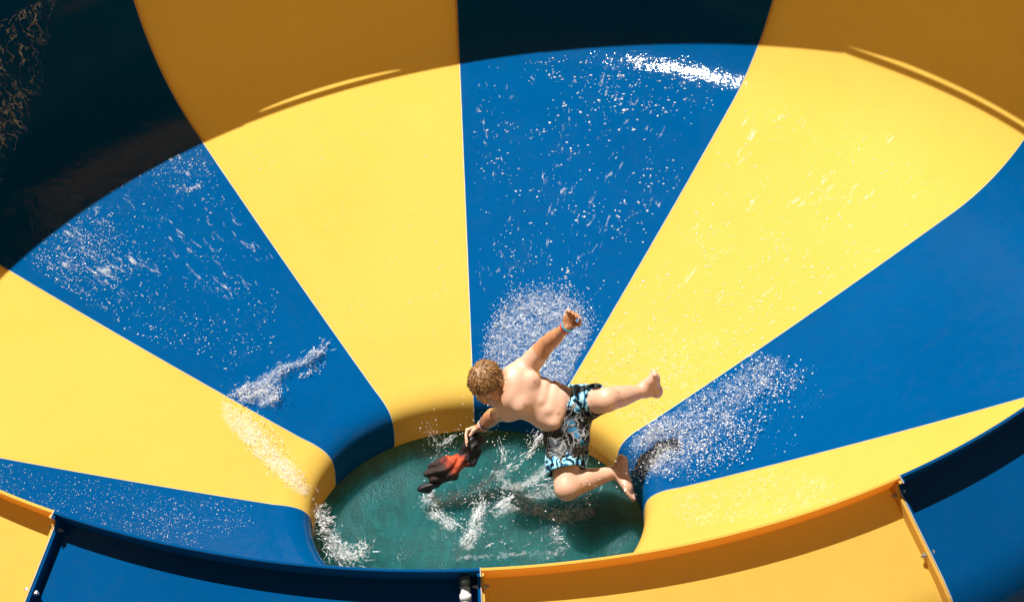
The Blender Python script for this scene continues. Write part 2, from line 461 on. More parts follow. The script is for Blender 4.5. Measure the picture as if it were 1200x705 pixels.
H = .0048
B = Field((-.52, -.60, -.47), (.70, .62, .46), H)
# trunk
B.ell(NECK * .42 + PELV * .58 + NN * .012, (.165, .120, .092), TA, .05)
B.ell(PELV + A * .30 + NN * .0, (.125, .132, .088), TA, .05)          # rib cage
B.ell(PELV + A * .365 - NN * .01, (.06, .125, .062), TA, .05)           # shoulder girdle
B.ell(PELV + A * .115 + NN * .036, (.095, .128, .088), TA, .035)         # belly
B.ell(PELV + A * .0, (.095, .125, .095), TA, .05)
# soft rolls of the folded belly and chest
for sw in (-1, 1):
    B.ell(PELV + A * .292 + W * .062 * sw + NN * .060, (.050, .055, .036), TA, .016)
B.cone(PELV + A * .205 + W * .000 + NN * .080, PELV + A * .212 + W * .095 + NN * .052, .020, .024, .022)
B.cone(PELV + A * .152 - W * .030 + NN * .092, PELV + A * .160 + W * .100 + NN * .060, .026, .026, .020)
B.cone(PELV + A * .095 - W * .075 + NN * .092, PELV + A * .100 + W * .085 + NN * .066, .034, .034, .030)
B.ell(PELV + A * .105 - W * .035 + NN * .142, (.011, .008, .014), TA, .01, cut=True)   # navel
# shoulders, arms
B.cone(PELV + A * .345 + W * .05, shL, .062, .056, .04); B.cone(PELV + A * .345 - W * .05, shR, .062, .056, .04)
B.cone(shL, elL, .058, .043, .03); B.cone(shL * .6 + elL * .4, shL * .3 + elL * .7, .049, .046, .02)
B.cone(elL, wrL, .042, .0265, .015); B.cone(elL * .75 + wrL * .25, elL * .5 + wrL * .5, .042, .036, .015)
B.cone(shR, elR, .052, .037, .03); B.cone(elR, wrR, .041, .0265, .015); B.cone(elR * .75 + wrR * .25, elR * .5 + wrR * .5, .041, .035, .015)
hand(B, wrL, np.array((.30, .80, .22)), np.array((.15, -.25, .95)), 1.3, .03, .9)
hand(B, wrR, np.array((-.80, -.30, -.15)), np.array((-.05, -.75, .25)), 1.02, .05, 1.0)
# neck and head
B.cone(NECK, HC - U * .055 - Fc * .015, .050, .046, .03)
B.cone(NECK + A * -.02 - W * .02, NECK + A * .01, .06, .05, .03)
B.ell(HC + U * .018 - Fc * .008, (.072, .088, .084), HA, .02)
B.ell(HC - U * .045 + Fc * .030, (.055, .058, .060), HA, .03)
B.ell(HC - U * .088 + Fc * .058, (.024, .022, .018), HA, .02)               # chin
for sx in (-1, 1):
    B.ell(HC - U * .032 + Fc * .062 + Sd * .036 * sx, (.024, .022, .024), HA, .02)  # cheeks
    B.ell(HC + U * .004 + Fc * .083 + Sd * .029 * sx, (.019, .012, .012), HA, .008, cut=True)
    B.cone(HC + U * .019 + Fc * .078 + Sd * .012 * sx, HC + U * .020 + Fc * .066 + Sd * .048 * sx, .009, .008, .012)  # brow
    B.ell(HC - U * .008 - Fc * .006 + Sd * .078 * sx, (.011, .019, .029), HA, .008)      # ear
    B.ell(HC - U * .006 + Fc * .002 + Sd * .086 * sx, (.006, .009, .015), HA, .006, cut=True)
B.cone(HC + U * .012 + Fc * .084, HC - U * .024 + Fc * .099, .007, .0115, .010)           # nose
for sx in (-1, 1): B.ell(HC - U * .027 + Fc * .090 + Sd * .010 * sx, (.008, .009, .007), HA, .006)
B.cone(HC - U * .055 + Fc * .083 - Sd * .018, HC - U * .055 + Fc * .083 + Sd * .018, .0075, .0075, .008)   # lips
B.cone(HC - U * .0555 + Fc * .0925 - Sd * .02, HC - U * .0555 + Fc * .0925 + Sd * .02, .0032, .0032, .004, cut=True)
# legs
for hip, kn, an in ((hipL, knL, anL), (hipR, knR, anR)):
    B.cone(hip, kn, .084, .063, .04)
    B.cone(kn, an, .059, .033, .02)
    d = an - kn; back = np.cross(np.cross(kn - hip, d), d); back /= (np.linalg.norm(back) + 1e-9)
    if back @ (kn - hip) > 0: back = -back
    B.ell(kn + d * .30 + back * .014, (.115, .052, .054), np.array([d / np.linalg.norm(d), np.cross(d / np.linalg.norm(d), back), back]), .03)
    B.ell(kn - back * .014, (.046, .046, .036), np.array([d / np.linalg.norm(d), np.cross(d / np.linalg.norm(d), back), back]), .02)  # knee cap
    B.ell(an + np.cross(d, back) * .0, (.031, .033, .031), None, .012)
foot(B, anL, (.570, .082, -.020), (.548, .205, .075), np.array((.9, .15, -.1)))
foot(B, anR, (.388, -.255, -.085), (.430, -.455, .02), np.array((.75, .2, .5)))
V, Q = B.net()
boy = empty('person_root', (0, 0, 0)); bpy.data.objects.remove(boy)
me = mesh_np('person', V, Q)
# shade painted into the forearm colour, plus tanned face and shins
def segd(P, a, b):
    d = b - a; t = np.clip(((P - a) @ d) / (d @ d), 0, 1); return np.linalg.norm(P - a - t[:, None] * d, axis=1)
tan_shade = np.zeros(len(V))
for a, b, r in ((elL * .85 + shL * .15, wrL * 2 - elL, .06), (elR * .8 + shR * .2, wrR * 2 - elR, .06)):
    tan_shade = np.maximum(tan_shade, np.clip((r - segd(V, a, b)) / .008, 0, 1))
tan_shade = np.maximum(tan_shade, .8 * np.clip((.135 - np.linalg.norm(V - HC, axis=1)) / .03, 0, 1))
for kn, an in ((knL, anL), (knR, anR)): tan_shade = np.maximum(tan_shade,   .22 * np.clip((.085 - segd(V, kn, an)) / .03, 0, 1))
mk_ = np.zeros(len(V))
for sx in (-1, 1):
    c_ = PELV + A * .283 + W * .066 * sx + NN * .09; q_ = V - c_; mk_ = np.maximum(mk_, np.clip((.015 - np.hypot(q_ @ A, q_ @ W)) / .005, 0, 1) * (q_ @ NN > -.06))
c_ = PELV + A * .105 - W * .035 + NN * .13; q_ = V - c_; mk_ = np.maximum(mk_, np.clip((.013 - np.hypot(q_ @ A, q_ @ W)) / .008, 0, 1) * (q_ @ NN > -.06))
at = me.attributes.new('mark', 'FLOAT', 'POINT'); at.data.foreach_set('value', mk_.astype(np.float32))
at = me.attributes.new('tan', 'FLOAT', 'POINT'); at.data.foreach_set('value', tan_shade.astype(np.float32))
ms, nt, out = mat('skin'); L = nt.links.new
atn = N(nt, 'ShaderNodeAttribute', attribute_name='tan')
tc = N(nt, 'ShaderNodeTexCoord'); n1 = N(nt, 'ShaderNodeTexNoise', Scale=11.0, Detail=5.0, Roughness=.6); L(tc.outputs['Object'], n1.inputs['Vector'])
c1 = mixc(nt, n1.outputs['Fac'], (.64, .35, .235), (.80, .52, .39)); c2 = mixc(nt, n1.outputs['Fac'], (.44, .185, .085), (.56, .27, .14))
c = mixc(nt, atn.outputs['Fac'], c1, c2); amk = N(nt, 'ShaderNodeAttribute', attribute_name='mark'); mf_ = nt.nodes.new('ShaderNodeMath'); mf_.operation = 'MULTIPLY'; L(amk.outputs['Fac'], mf_.inputs[0]); mf_.inputs[1].default_value = .42; c = mixc(nt, mf_.outputs[0], c, (.33, .12, .08))
n2 = N(nt, 'ShaderNodeTexNoise', Scale=48.0, Detail=6.0, Roughness=.7); L(tc.outputs['Object'], n2.inputs['Vector'])
bmp = N(nt, 'ShaderNodeBump', Strength=.30, Distance=.0035); L(n2.outputs['Fac'], bmp.inputs['Height'])
p = principled(nt, Roughness=.42); L(c, p.inputs['Base Color']); L(bmp.outputs['Normal'], p.inputs['Normal'])
p.inputs['Subsurface Weight'].default_value = .10; p.inputs['Subsurface Radius'].default_value = (.012, .005, .003)
p.inputs['Coat Weight'].default_value = .35; p.inputs['Coat Roughness'].default_value = .12; L(bmp.outputs['Normal'], p.inputs['Coat Normal'])
L(p.outputs[0], out.inputs['Surface'])
boy = link('person', me, ms); boy.matrix_world = BODY
tag(boy, 'shirtless boy in patterned swim shorts falling into the hole with one leg raised', 'person')
mod = boy.modifiers.new('smooth', 'SMOOTH'); mod.factor = .5; mod.iterations = 2

# swim shorts
S = Field((-.10, -.42, -.30), (.42, .26, .34), .0048)
S.ell(PELV + A * .02 + NN * .004, (.115, .145, .112), TA, .04)
mL = hipL + (knL - hipL) * .78; mR = hipR + (knR - hipR) * .72
S.cone(hipL, mL, .096, .083, .05); S.cone(hipR, mR, .100, .100, .05)
S.cone((hipL + hipR) / 2 + NN * .02, (mL * .45 + mR * .55), .095, .05, .06)
S.ell(mR * .6 + hipR * .4 + np.array((.065, .02, -.02)), (.05, .10, .06), None, .05)
hl = (knL - hipL) / np.linalg.norm(knL - hipL); hr = (knR - hipR) / np.linalg.norm(knR - hipR)
# fabric folds
rs = np.random.default_rng(3)
sl, P = S.win(S.lo - 1, S.lo + S.n * S.h + 1)
fold = np.sin(P[..., 0] * 34 + 4 * np.sin(P[..., 1] * 17)) * .0030 + np.sin(P[..., 1] * 26 + P[..., 2] * 34 + 3 * np.sin(P[..., 0] * 21)) * .0035
S.F += fold.astype(np.float32)
# hems : flat cut, then hollowed
def halfcut(F_, p, n, region):
    n = n / np.linalg.norm(n); v = ((P - p) @ n).astype(np.float32)
    F_.F = np.where(region, np.maximum(F_.F, v), F_.F)
halfcut(S, mL - hl * .012, hl, ((P - mL) @ hl > -.09) & (np.linalg.norm(P - mL, axis=-1) < .17) & (P[..., 1] > -.075))
halfcut(S, mR - hr * .004, hr + np.array((.14, 0, 0)), P[..., 1] < -.20)
S.cone(mL - hl * .05, mL + hl * .10, .066, .068, .004, cut=True); S.cone(mR - hr * .06, mR + hr * .1, .082, .084, .004, cut=True)
wp_ = PELV + A * .088
v = ((P - wp_) @ (A + W * .10)).astype(np.float32); S.F = np.where(P[..., 0] < .30, np.maximum(S.F, v), S.F)
V, Q = S.net(); me = mesh_np('swim_shorts', V, Q)
mf, nt, out = mat('shorts_print'); L = nt.links.new
tc = N(nt, 'ShaderNodeTexCoord')
warp = N(nt, 'ShaderNodeTexNoise', Scale=16.0, Detail=3.0); L(tc.outputs['Object'], warp.inputs['Vector'])
mp = mixc(nt, .10, (0, 0, 0), (0, 0, 0), 'ADD'); mixn = mp.node; L(tc.outputs['Object'], mixn.inputs[6]); L(warp.outputs['Color'], mixn.inputs[7])
vor = N(nt, 'ShaderNodeTexVoronoi', feature='DISTANCE_TO_EDGE', Scale=20.0); L(mp, vor.inputs['Vector'])
lines = ramp(nt, [(.0, (1, 1, 1)), (.034, (1, 1, 1)), (.055, (0, 0, 0))]); L(vor.outputs['Distance'], lines.inputs['Fac'])
v2 = N(nt, 'ShaderNodeTexVoronoi', feature='F1', Scale=15.0); L(mp, v2.inputs['Vector'])
cells = ramp(nt, [(0, (.003, .003, .004)), (.40, (.004, .004, .005)), (.55, (.045, .052, .062)), (.74, (.02, .12, .22))], 'CONSTANT'); L(v2.outputs['Color'], cells.inputs['Fac'])
dark = mixc(nt, lines.outputs['Color'], cells.outputs['Color'], (.22, .215, .21))
wav = N(nt, 'ShaderNodeTexWave', Scale=9.0, Distortion=8.0, Detail=3.0); wav.inputs['Detail Scale'].default_value = 2.0; L(mp, wav.inputs['Vector'])
bl = ramp(nt, [(.0, (.005, .006, .01)), (.22, (.005, .006, .01)), (.32, (.02, .17, .36)), (.62, (.07, .38, .60)), (.86, (.38, .70, .85))]); L(wav.outputs['Fac'], bl.inputs['Fac'])
sep = N(nt, 'ShaderNodeSeparateXYZ'); L(tc.outputs['Object'], sep.inputs[0])
nz = N(nt, 'ShaderNodeTexNoise', Scale=20.0, Detail=3.0); L(tc.outputs['Object'], nz.inputs['Vector'])
def mth(op, a, b):
    m_ = nt.nodes.new('ShaderNodeMath'); m_.operation = op
    for i, v_ in enumerate((a, b)):
        if hasattr(v_, 'is_output'): L(v_, m_.inputs[i])
        else: m_.inputs[i].default_value = v_
    return m_.outputs[0]
wob = mth('MULTIPLY', nz.outputs['Fac'], .20)
m1 = mth('GREATER_THAN', mth('ADD', sep.outputs['Y'], wob), .115); m2 = mth('LESS_THAN', mth('ADD', sep.outputs['Y'], wob), -.135)
mk = mth('MAXIMUM', m1, m2)
c = mixc(nt, mk, dark, bl.outputs['Color'])
weave = N(nt, 'ShaderNodeTexNoise', Scale=45.0, Detail=4.0); L(tc.outputs['Object'], weave.inputs['Vector'])
bmp = N(nt, 'ShaderNodeBump', Strength=.3, Distance=.006); L(weave.outputs['Fac'], bmp.inputs['Height'])
p = principled(nt, Roughness=.55); L(c, p.inputs['Base Color']); L(bmp.outputs['Normal'], p.inputs['Normal'])
p.inputs['Specular IOR Level'].default_value = .15; L(p.outputs[0], out.inputs['Surface'])
link('swim_shorts', me, mf, boy)

# hair : a close cap and many wet tufts fanning out of the crown
Hf = Field((-.46, 0, -.02), (-.16, .30, .27), .003)
Hf.ell(HC + U * .020 - Fc * .012, (.078, .093, .086), HA, .01)
sl, P = Hf.win(Hf.lo - 1, Hf.lo + Hf.n * Hf.h + 1); q = (P - HC) @ HA.T
line = q[..., 2] - (.030 + .75 * (q[..., 1] - .045)); line = np.where(q[..., 1] < .035, q[..., 2] - (.026 + .95 * (q[..., 1] - .035)), line)
Hf.F = np.maximum(Hf.F, (-line * .7).astype(np.float32))
Hf.F += (.004 * np.sin(60 * q[..., 0] + 20 * q[..., 1]) * np.sin(75 * q[..., 1])).astype(np.float32)
rh = np.random.default_rng(11)
crown = HC + U * .09 - Fc * .03
for i in range(620):
    th = rh.uniform(0, 2 * math.pi); ph = math.acos(rh.uniform(-.12, 1))
    n = np.array((math.sin(ph) * math.cos(th), math.sin(ph) * math.sin(th), math.cos(ph)))
    pq = np.array((0, -.012, .020)) + n * np.array((.078, .093, .086))
    if pq[2] < .030 + .75 * (pq[1] - .045) + .004 and pq[1] > .03: continue
    if pq[2] < -.035: continue
    base = HC + pq @ HA
    away = base - crown; away -= (n @ HA) * (away @ (n @ HA)); away /= (np.linalg.norm(away) + 1e-6)
    tip = base + away * rh.uniform(.026, .055) + (n @ HA) * rh.uniform(-.004, .009) + rh.normal(0, .004, 3)
    Hf.cone(base - away * .012, tip, rh.uniform(.0035, .0062), .0012, .002)
V, Q = Hf.net(); me = mesh_np('hair', V, Q)
mh, nt, out = mat('wet_blond_hair'); L = nt.links.new
tc = N(nt, 'ShaderNodeTexCoord'); n1 = N(nt, 'ShaderNodeTexNoise', Scale=55.0, Detail=4.0, Roughness=.7, Distortion=1.2); L(tc.outputs['Object'], n1.inputs['Vector'])
r = ramp(nt, [(.34, (.06, .024, .008)), (.50, (.22, .105, .035)), (.68, (.50, .29, .12))]); L(n1.outputs['Fac'], r.inputs['Fac'])
b_ = N(nt, 'ShaderNodeBump', Strength=.6, Distance=.006); L(n1.outputs['Fac'], b_.inputs['Height'])
p = principled(nt, Roughness=.36); L(r.outputs['Color'], p.inputs['Base Color']); L(b_.outputs['Normal'], p.inputs['Normal']); L(p.outputs[0], out.inputs['Surface'])
link('hair', me, mh, boy)
# eyes, mostly hidden by the bowed head
me_eye = plain('eye_white', (.75, .72, .68), .2); 
for sx in (-1, 1):
    F_ = Field(HC - .15, HC + .15, .0025)
    F_.ell(HC + U * .002 + Fc * .070 + Sd * .029 * sx, (.013, .012, .0115), HA, 0)
    V, Q = F_.net(); link('eye', mesh_np('eye', V, Q), me_eye, boy)
# wrist bands
def band(c, d, r, w, m):
    d = Vector(d).normalized(); a = d.orthogonal().normalized(); b = d.cross(a); V, F = [], []; n = 32
    for k in range(n):
        e = a * math.cos(2 * math.pi * k / n) + b * math.sin(2 * math.pi * k / n)
        for rr, x in ((r, -w), (r + .0035, -w * .8), (r + .0035, w * .8), (r, w)): V.append(Vector(c) + e * rr + d * x)
    for k in range(n):
        for j in range(4): F.append((4 * k + j, 4 * k + (j + 1) % 4, 4 * ((k + 1) % n) + (j + 1) % 4, 4 * ((k + 1) % n) + j))
    return link('wristband', mesh('wristband', V, F), m, boy)
dl = wrL - elL; dl /= np.linalg.norm(dl); dr = wrR - elR; dr /= np.linalg.norm(dr)
band(wrL - dl * .004, dl, .0295, .0055, plain('red_band', (.75, .03, .03), .4)); band(wrL + dl * .010, dl, .0295, .006, plain('sky_blue_band', (.02, .42, .60), .4))
for q_, (nm, colr) in enumerate((('dark_band', (.03, .02, .03)), ('white_band', (.8, .75, .78)), ('pink_band', (.65, .12, .22)), ('yellow_band', (.95, .62, .02)))):
    band(wrR - dr * (.046 - .0135 * q_), dr, .0325 - .0008 * q_, .0048, plain(nm, colr, .4))

# ------------------------------------------------------------------ the thing in his lower hand
bag = empty('swim_bag', (0, 0, 0)); bag.matrix_world = BODY
tag(bag, 'limp black and red cloth bag gripped in the lower hand of the boy', 'bag')
hb = wrR + np.array((-.075, -.055, -.02))
def cloth(name, prims, m, seedd, amp=.006):
    lo = np.min([np.minimum(a, b) - max(r1, r2) for a, b, r1, r2 in prims], 0) - .03; hi = np.max([np.maximum(a, b) + max(r1, r2) for a, b, r1, r2 in prims], 0) + .03
    F_ = Field(lo, hi, .004)
    for a, b, r1, r2 in prims: F_.cone(a, b, r1, r2, .02)
    sl, P = F_.win(F_.lo - 1, F_.lo + F_.n * F_.h + 1); u = P[..., 0] * .8 + P[..., 1] * .6
    w = P[..., 0] * -.6 + P[..., 1] * .8
    F_.F += (amp * np.sin(w * 130 + 3 * np.sin(u * 22 + seedd)) + amp * .5 * np.sin(u * 70 + w * 40 + seedd)).astype(np.float32)
    V, Q = F_.net(); return link(name, mesh_np(name, V, Q), m, bag)
def bp(x, y, z): return np.array(((x - 640) / 228.5, (480 - y) / 228.5, z))
blackcloth = plain('black_cloth', (.012, .012, .014), .5, 0, .3, 60, .3); 
mr, nt, out = mat('red_mesh_cloth'); L = nt.links.new
tc = N(nt, 'ShaderNodeTexCoord'); n1 = N(nt, 'ShaderNodeTexNoise', Scale=14.0, Detail=4.0, Distortion=1.0); L(tc.outputs['Object'], n1.inputs['Vector'])
sp = N(nt, 'ShaderNodeSeparateXYZ'); L(tc.outputs['Object'], sp.inputs[0])
ds_ = N(nt, 'ShaderNodeVectorMath', operation='DISTANCE'); L(tc.outputs['Object'], ds_.inputs[0]); ds_.inputs[1].default_value = tuple(bp(534, 544, -.24))
ad = nt.nodes.new('ShaderNodeMath'); ad.operation = 'MULTIPLY_ADD'; L(n1.outputs['Fac'], ad.inputs[0]); ad.inputs[1].default_value = .09; L(ds_.outputs['Value'], ad.inputs[2])
r = ramp(nt, [(.075, (.75, .10, .02)), (.095, (.30, .035, .014)), (.118, (.03, .012, .011))]); L(ad.outputs[0], r.inputs['Fac'])
nb = N(nt, 'ShaderNodeTexNoise', Scale=60.0, Detail=5.0, Roughness=.7); L(tc.outputs['Object'], nb.inputs['Vector']); bb = N(nt, 'ShaderNodeBump', Strength=.9, Distance=.012); L(nb.outputs['Fac'], bb.inputs['Height'])
rb = ramp(nt, [(.48, (0, 0, 0)), (.68, (.8, .8, .8))]); L(nb.outputs['Fac'], rb.inputs['Fac']); cr = mixc(nt, rb.outputs['Color'], r.outputs['Color'], (.02, .008, .007)); p = principled(nt, Roughness=.7); L(cr, p.inputs['Base Color']); L(bb.outputs['Normal'], p.inputs['Normal']); L(p.outputs[0], out.inputs['Surface'])
zb = -.29
cloth('bag_top', [(bp(556, 508, zb), bp(552, 524, zb), .024, .040), (bp(552, 522, zb), bp(544, 540, zb - .01), .044, .046), (bp(560, 518, zb - .02), bp(552, 542, zb), .034, .030)], blackcloth, 1., .004)
cloth('bag_body', [(bp(542, 541, zb + .01), bp(522, 552, zb + .02), .040, .056), (bp(528, 549, zb + .02), bp(508, 559, zb + .01), .054, .036), (bp(515, 546, zb + .01), bp(501, 557, zb), .036, .026), (bp(530, 560, zb), bp(512, 567, zb), .03, .02)], mr, 2., .005)
cloth('bag_bottom', [(bp(510, 570, zb + .0), bp(492, 575, zb - .01), .022, .018), (bp(500, 576, zb + .0), bp(494, 577, zb), .022, .018)], blackcloth, 3., .004)

# ------------------------------------------------------------------ water : drops, foam and the pool below the hole
ICO = None
def ico():
    bm = bmesh.new(); bmesh.ops.create_icosphere(bm, subdivisions=1, radius=1.0)
    V = np.array([v.co[:] for v in bm.verts]); F = np.array([[v.index for v in f.verts] for f in bm.faces]); bm.free(); return V, F
IV, IF = ico()
def drops(name, pts, nrm, size, label, cat='water drops', m='drop', stretch=1.5, flat=1.):
    """many small drops as one uncountable mass: pts (n,3), nrm (n,3), size (n,)"""
    n = len(pts); Vs = np.empty((n, len(IV), 3)); 
    for i in range(n):
        nn = nrm[i] / (np.linalg.norm(nrm[i]) + 1e-9); a = np.cross((0, 0, 1.), pts[i]); a = a / (np.linalg.norm(a) + 1e-6) + .55 * RNG.normal(size=3); a -= nn * (a @ nn); a /= np.linalg.norm(a); b = np.cross(nn, a)
        sc = np.array((1 + RNG.random() * (stretch - 1), .8 + .4 * RNG.random(), (.6 + .35 * RNG.random()) * flat)) * size[i]
        Vs[i] = pts[i] + (IV * (1 + .07 * RNG.normal(size=(len(IV), 1)))) * sc @ np.array([a, b, nn])
    Fs = (IF[None] + (np.arange(n) * len(IV))[:, None, None]).reshape(-1, 3)
    o = link(name, mesh_np(name, Vs.reshape(-1, 3), Fs), M[m]); tag(o, label, cat, None, 'stuff'); return o
def inpoly(az, r, poly):
    c = np.zeros(len(az), bool); n = len(poly)
    for i in range(n):
        (x0, y0), (x1, y1) = poly[i], poly[(i + 1) % n]
        c ^= ((y0 > r) != (y1 > r)) & (az < (x1 - x0) * (r - y0) / (y1 - y0 + 1e-12) + x0)
    return c
def scatter(poly, n, clump=None, hmax=.0, seed=1):
    g = np.random.default_rng(seed); P = np.array(poly); out = []
    tries = 0
    cl = None
    if clump:
        nc, sg = clump
        ca = g.uniform(P[:, 0].min(), P[:, 0].max(), nc); cr = g.uniform(P[:, 1].min(), P[:, 1].max(), nc)
        kk = inpoly(ca, cr, poly); ca, cr = ca[kk], cr[kk]
    while sum(map(len, out)) < n and tries < 60:
        tries += 1
        if clump:
            i = g.integers(0, len(ca), 4 * n); a = ca[i] + g.normal(0, sg[0], 4 * n); r = cr[i] + g.normal(0, sg[1], 4 * n)
        else: a = g.uniform(P[:, 0].min(), P[:, 0].max(), 4 * n); r = g.uniform(P[:, 1].min(), P[:, 1].max(), 4 * n)
        k = inpoly(a, r, poly); out.append(np.stack([a[k], r[k]], 1))
    ar = np.concatenate(out)[:n]
    h = g.random(len(ar)) ** 2 * hmax + .001
    pts, nr = [], []
    for (a, r), hh in zip(ar, h):
        p, q = surf(a, s_of_r(r), hh); pts.append(p); nr.append(q)
    return np.array(pts), np.array(nr), g
def sizes(g, n, lo, hi, pw=3.): return lo + (hi - lo) * g.random(n) ** pw

# white drops painted as sun glitter on the middle blue wedge, in short wandering rows
P1, N1, g = scatter([(-1, 3.05), (-29, 3.2), (-29, 1.4), (-1, 1.6)], 520, (130, (1.0, .035)), 0, 3)
P1b, N1b, g = scatter([(-8, 3.1), (-28.5, 3.22), (-28.5, 2.8), (-12, 2.75)], 260, (40, (1.0, .03)), 0, 4)
drops('glitter_drops', np.concatenate([P1, P1b]), np.concatenate([N1, N1b]), sizes(g, len(P1) + len(P1b), .0018, .0062), 'sparse white glittering water drops on the middle blue wedge', stretch=2.2)
P2, N2, g = scatter([(-31, 3.1), (-59, 3.1), (-59, 1.2), (-31, 1.2)], 700, (240, (1.2, .04)), 0, 5)
drops('yellow_glitter_drops', P2, N2, sizes(g, len(P2), .002, .0055), 'pale glints of water scattered over the broad yellow wedge', stretch=2.4)  # pale drop colour stands in for glints on the wet yellow
P2, N2, g = scatter([(1, 2.9), (29, 2.8), (29, 1.3), (1, 1.2)], 260, (80, (1.2, .04)), 0, 6)
drops('left_yellow_drops', P2, N2, sizes(g, len(P2), .002, .004), 'few faint water drops on the yellow wedge left of the middle')
# dense spray around the raised arm
P3, N3, g = scatter([(-3.5, 1.02), (-4, 1.25), (-6.5, 1.42), (-11, 1.54), (-17, 1.58), (-23, 1.52), (-29, 1.36), (-30, .98), (-20, .9), (-8, .9)], 4200, (200, (1.5, .028)), .10, 7)
rimp = np.array([(-4.5, 1.02), (-4.2, 1.2), (-6.5, 1.40), (-11, 1.53), (-17, 1.57), (-23, 1.52), (-28, 1.40)])
def rim_band(path, n, sg, hmax, g):
    u = g.random(n); t = np.linspace(0, 1, len(path)); a = np.interp(u, t, path[:, 0]) + g.normal(0, sg[0], n); r = np.interp(u, t, path[:, 1]) + g.normal(0, sg[1], n)
    q = [surf(x, s_of_r(y), .001 + hmax * g.random() ** 2) for x, y in zip(a, r)]
    return np.array([x[0] for x in q]), np.array([x[1] for x in q])
Pr, Nr = rim_band(rimp, 1100, (.9, .022), .10, g); P3 = np.concatenate([P3, Pr]); N3 = np.concatenate([N3, Nr])
drops('arm_spray', P3, N3, sizes(g, len(P3), .0009, .0040, 5.), 'dense burst of white spray on blue behind the raised arm')
# fan of spray over the right blue wedge
P4, N4, g = scatter([(-61, .98), (-60.8, 1.3), (-61, 1.75), (-63, 1.9), (-68, 1.92), (-71, 1.88), (-74, 1.72), (-80, 1.5), (-88, 1.35), (-89, 1.0), (-76, .9)], 3300, (200, (1.4, .032)), .08, 8)
P4b, N4b, g = scatter([(-66, 1.9), (-76, 1.9), (-89, 1.6), (-89, 1.0), (-70, 1.0)], 260, None, .08, 9)
drops('right_spray', np.concatenate([P4, P4b]), np.concatenate([N4, N4b]), sizes(g, len(P4) + len(P4b), .0011, .0056, 4.), 'wide fan of white drops over the right blue wedge')
P4, N4, g = scatter([(-61, .92), (-61, 1.12), (-70, 1.2), (-80, 1.05), (-84, .88), (-70, .87)], 2600, (260, (1.4, .03)), .10, 10)
drops('foot_spray', P4, N4, sizes(g, len(P4), .0009, .0040, 5.), 'thick white spray bursting behind the lower foot')
P5, N5, g = scatter([(-90.5, 1.0), (-90.5, 1.55), (-97, 1.8), (-103, 1.88), (-106, 1.6), (-108, 1.1), (-100, .95)], 300, (100, (1.5, .04)), .03, 11)
drops('low_yellow_spray', P5, N5, sizes(g, len(P5), .001, .0036), 'pale patch of spray on the lower right yellow wedge')
P5, N5, g = scatter([(-31, .95), (-31, 1.5), (-45, 1.75), (-58, 1.75), (-59, 1.2), (-58, .93)], 320, (100, (1.5, .04)), .04, 12)
drops('middle_yellow_spray', P5, N5, sizes(g, len(P5), .001, .0038), 'pale wet spray on the yellow wedge near the raised foot')
# specks on the low blue wedge at the near left
P6, N6, g = scatter([(91, 2.6), (91, 1.15), (100, 1.15), (112, 1.6), (118, 2.6)], 2200, (500, (1.6, .05)), .01, 13)
drops('low_blue_specks', P6, N6, sizes(g, len(P6), .001, .0030), 'fine white specks over the blue wedge in the lower left')
# left blue wedge : runs of water
P7, N7, g = scatter([(31, 2.9), (31, 1.9), (44, 1.5), (58, 1.6), (59, 2.8), (46, 2.83)], 900, (90, (1.6, .05)), 0, 14)
P7b, N7b, g = scatter([(45, 2.8), (58, 2.8), (58, 2.3), (46, 2.35)], 800, (70, (1.5, .05)), 0, 15)
P7c, N7c, g = scatter([(30.5, 2.87), (38, 2.83), (36, 2.6), (30.5, 2.6)], 200, (30, (.8, .04)), 0, 16)
drops('left_blue_trickles', np.concatenate([P7, P7b, P7c]), np.concatenate([N7, N7b, N7c]), sizes(g, len(P7) + len(P7b) + len(P7c), .001, .0036), 'thin white trickles and drops over the left blue wedge', stretch=3.)
# ---- foam masses
def blob(name, prims, h, k, m, label, cat='splash', noise=.0):
    lo = np.min([np.minimum(a, b) - max(r1, r2) for a, b, r1, r2 in prims], 0) - .04; hi = np.max([np.maximum(a, b) + max(r1, r2) for a, b, r1, r2 in prims], 0) + .04
    F_ = Field(lo, hi, h)
    for a, b, r1, r2 in prims: F_.cone(a, b, r1, r2, k)
    V, Q = F_.net(); o = link(name, mesh_np(name, V, Q), M[m]); tag(o, label, cat, None, 'stuff')
    sm_ = o.modifiers.new('smooth', 'SMOOTH'); sm_.factor = .5; sm_.iterations = 3; return o
def jets(path, n, spread, length, rad_, lift, g, back=None, hmax=.10):
    """ragged ribs of water thrown along a path of (azimuth, radius)"""
    path = np.array(path); t = np.linspace(0, 1, len(path)); pr = []
    for i in range(n):
        u = g.random(); a = np.interp(u, t, path[:, 0]) + g.normal(0, spread[0]); r = np.interp(u, t, path[:, 1]) + g.normal(0, spread[1])
        p, q = surf(a, s_of_r(r), .004 + hmax * g.random() ** 2)
        d = g.normal(0, .6, 3) + q * lift + (np.array(pol(a, back, 0)) if back else 0); d /= np.linalg.norm(d)
        ln = length * (.3 + g.random() ** 2 * 1.4); r0 = rad_ * (.5 + g.random())
        mid = p + d * ln * .5 + g.normal(0, .004, 3)
        pr += [(p, mid, r0, r0 * .75), (mid, p + d * ln + g.normal(0, .006, 3), r0 * .75, r0 * .25)]
        if g.random() < .5:
            c = p + d * ln * (1.1 + .5 * g.random()) + g.normal(0, .01, 3); pr.append((c, c + g.normal(0, .003, 3), r0 * .5, r0 * .4))
    return pr
g = np.random.default_rng(21)
crest = [(60, 1.44), (57, 1.40), (54, 1.38), (50, 1.40), (46, 1.405), (42.5, 1.37), (39, 1.36), (36, 1.375), (33.5, 1.41)]
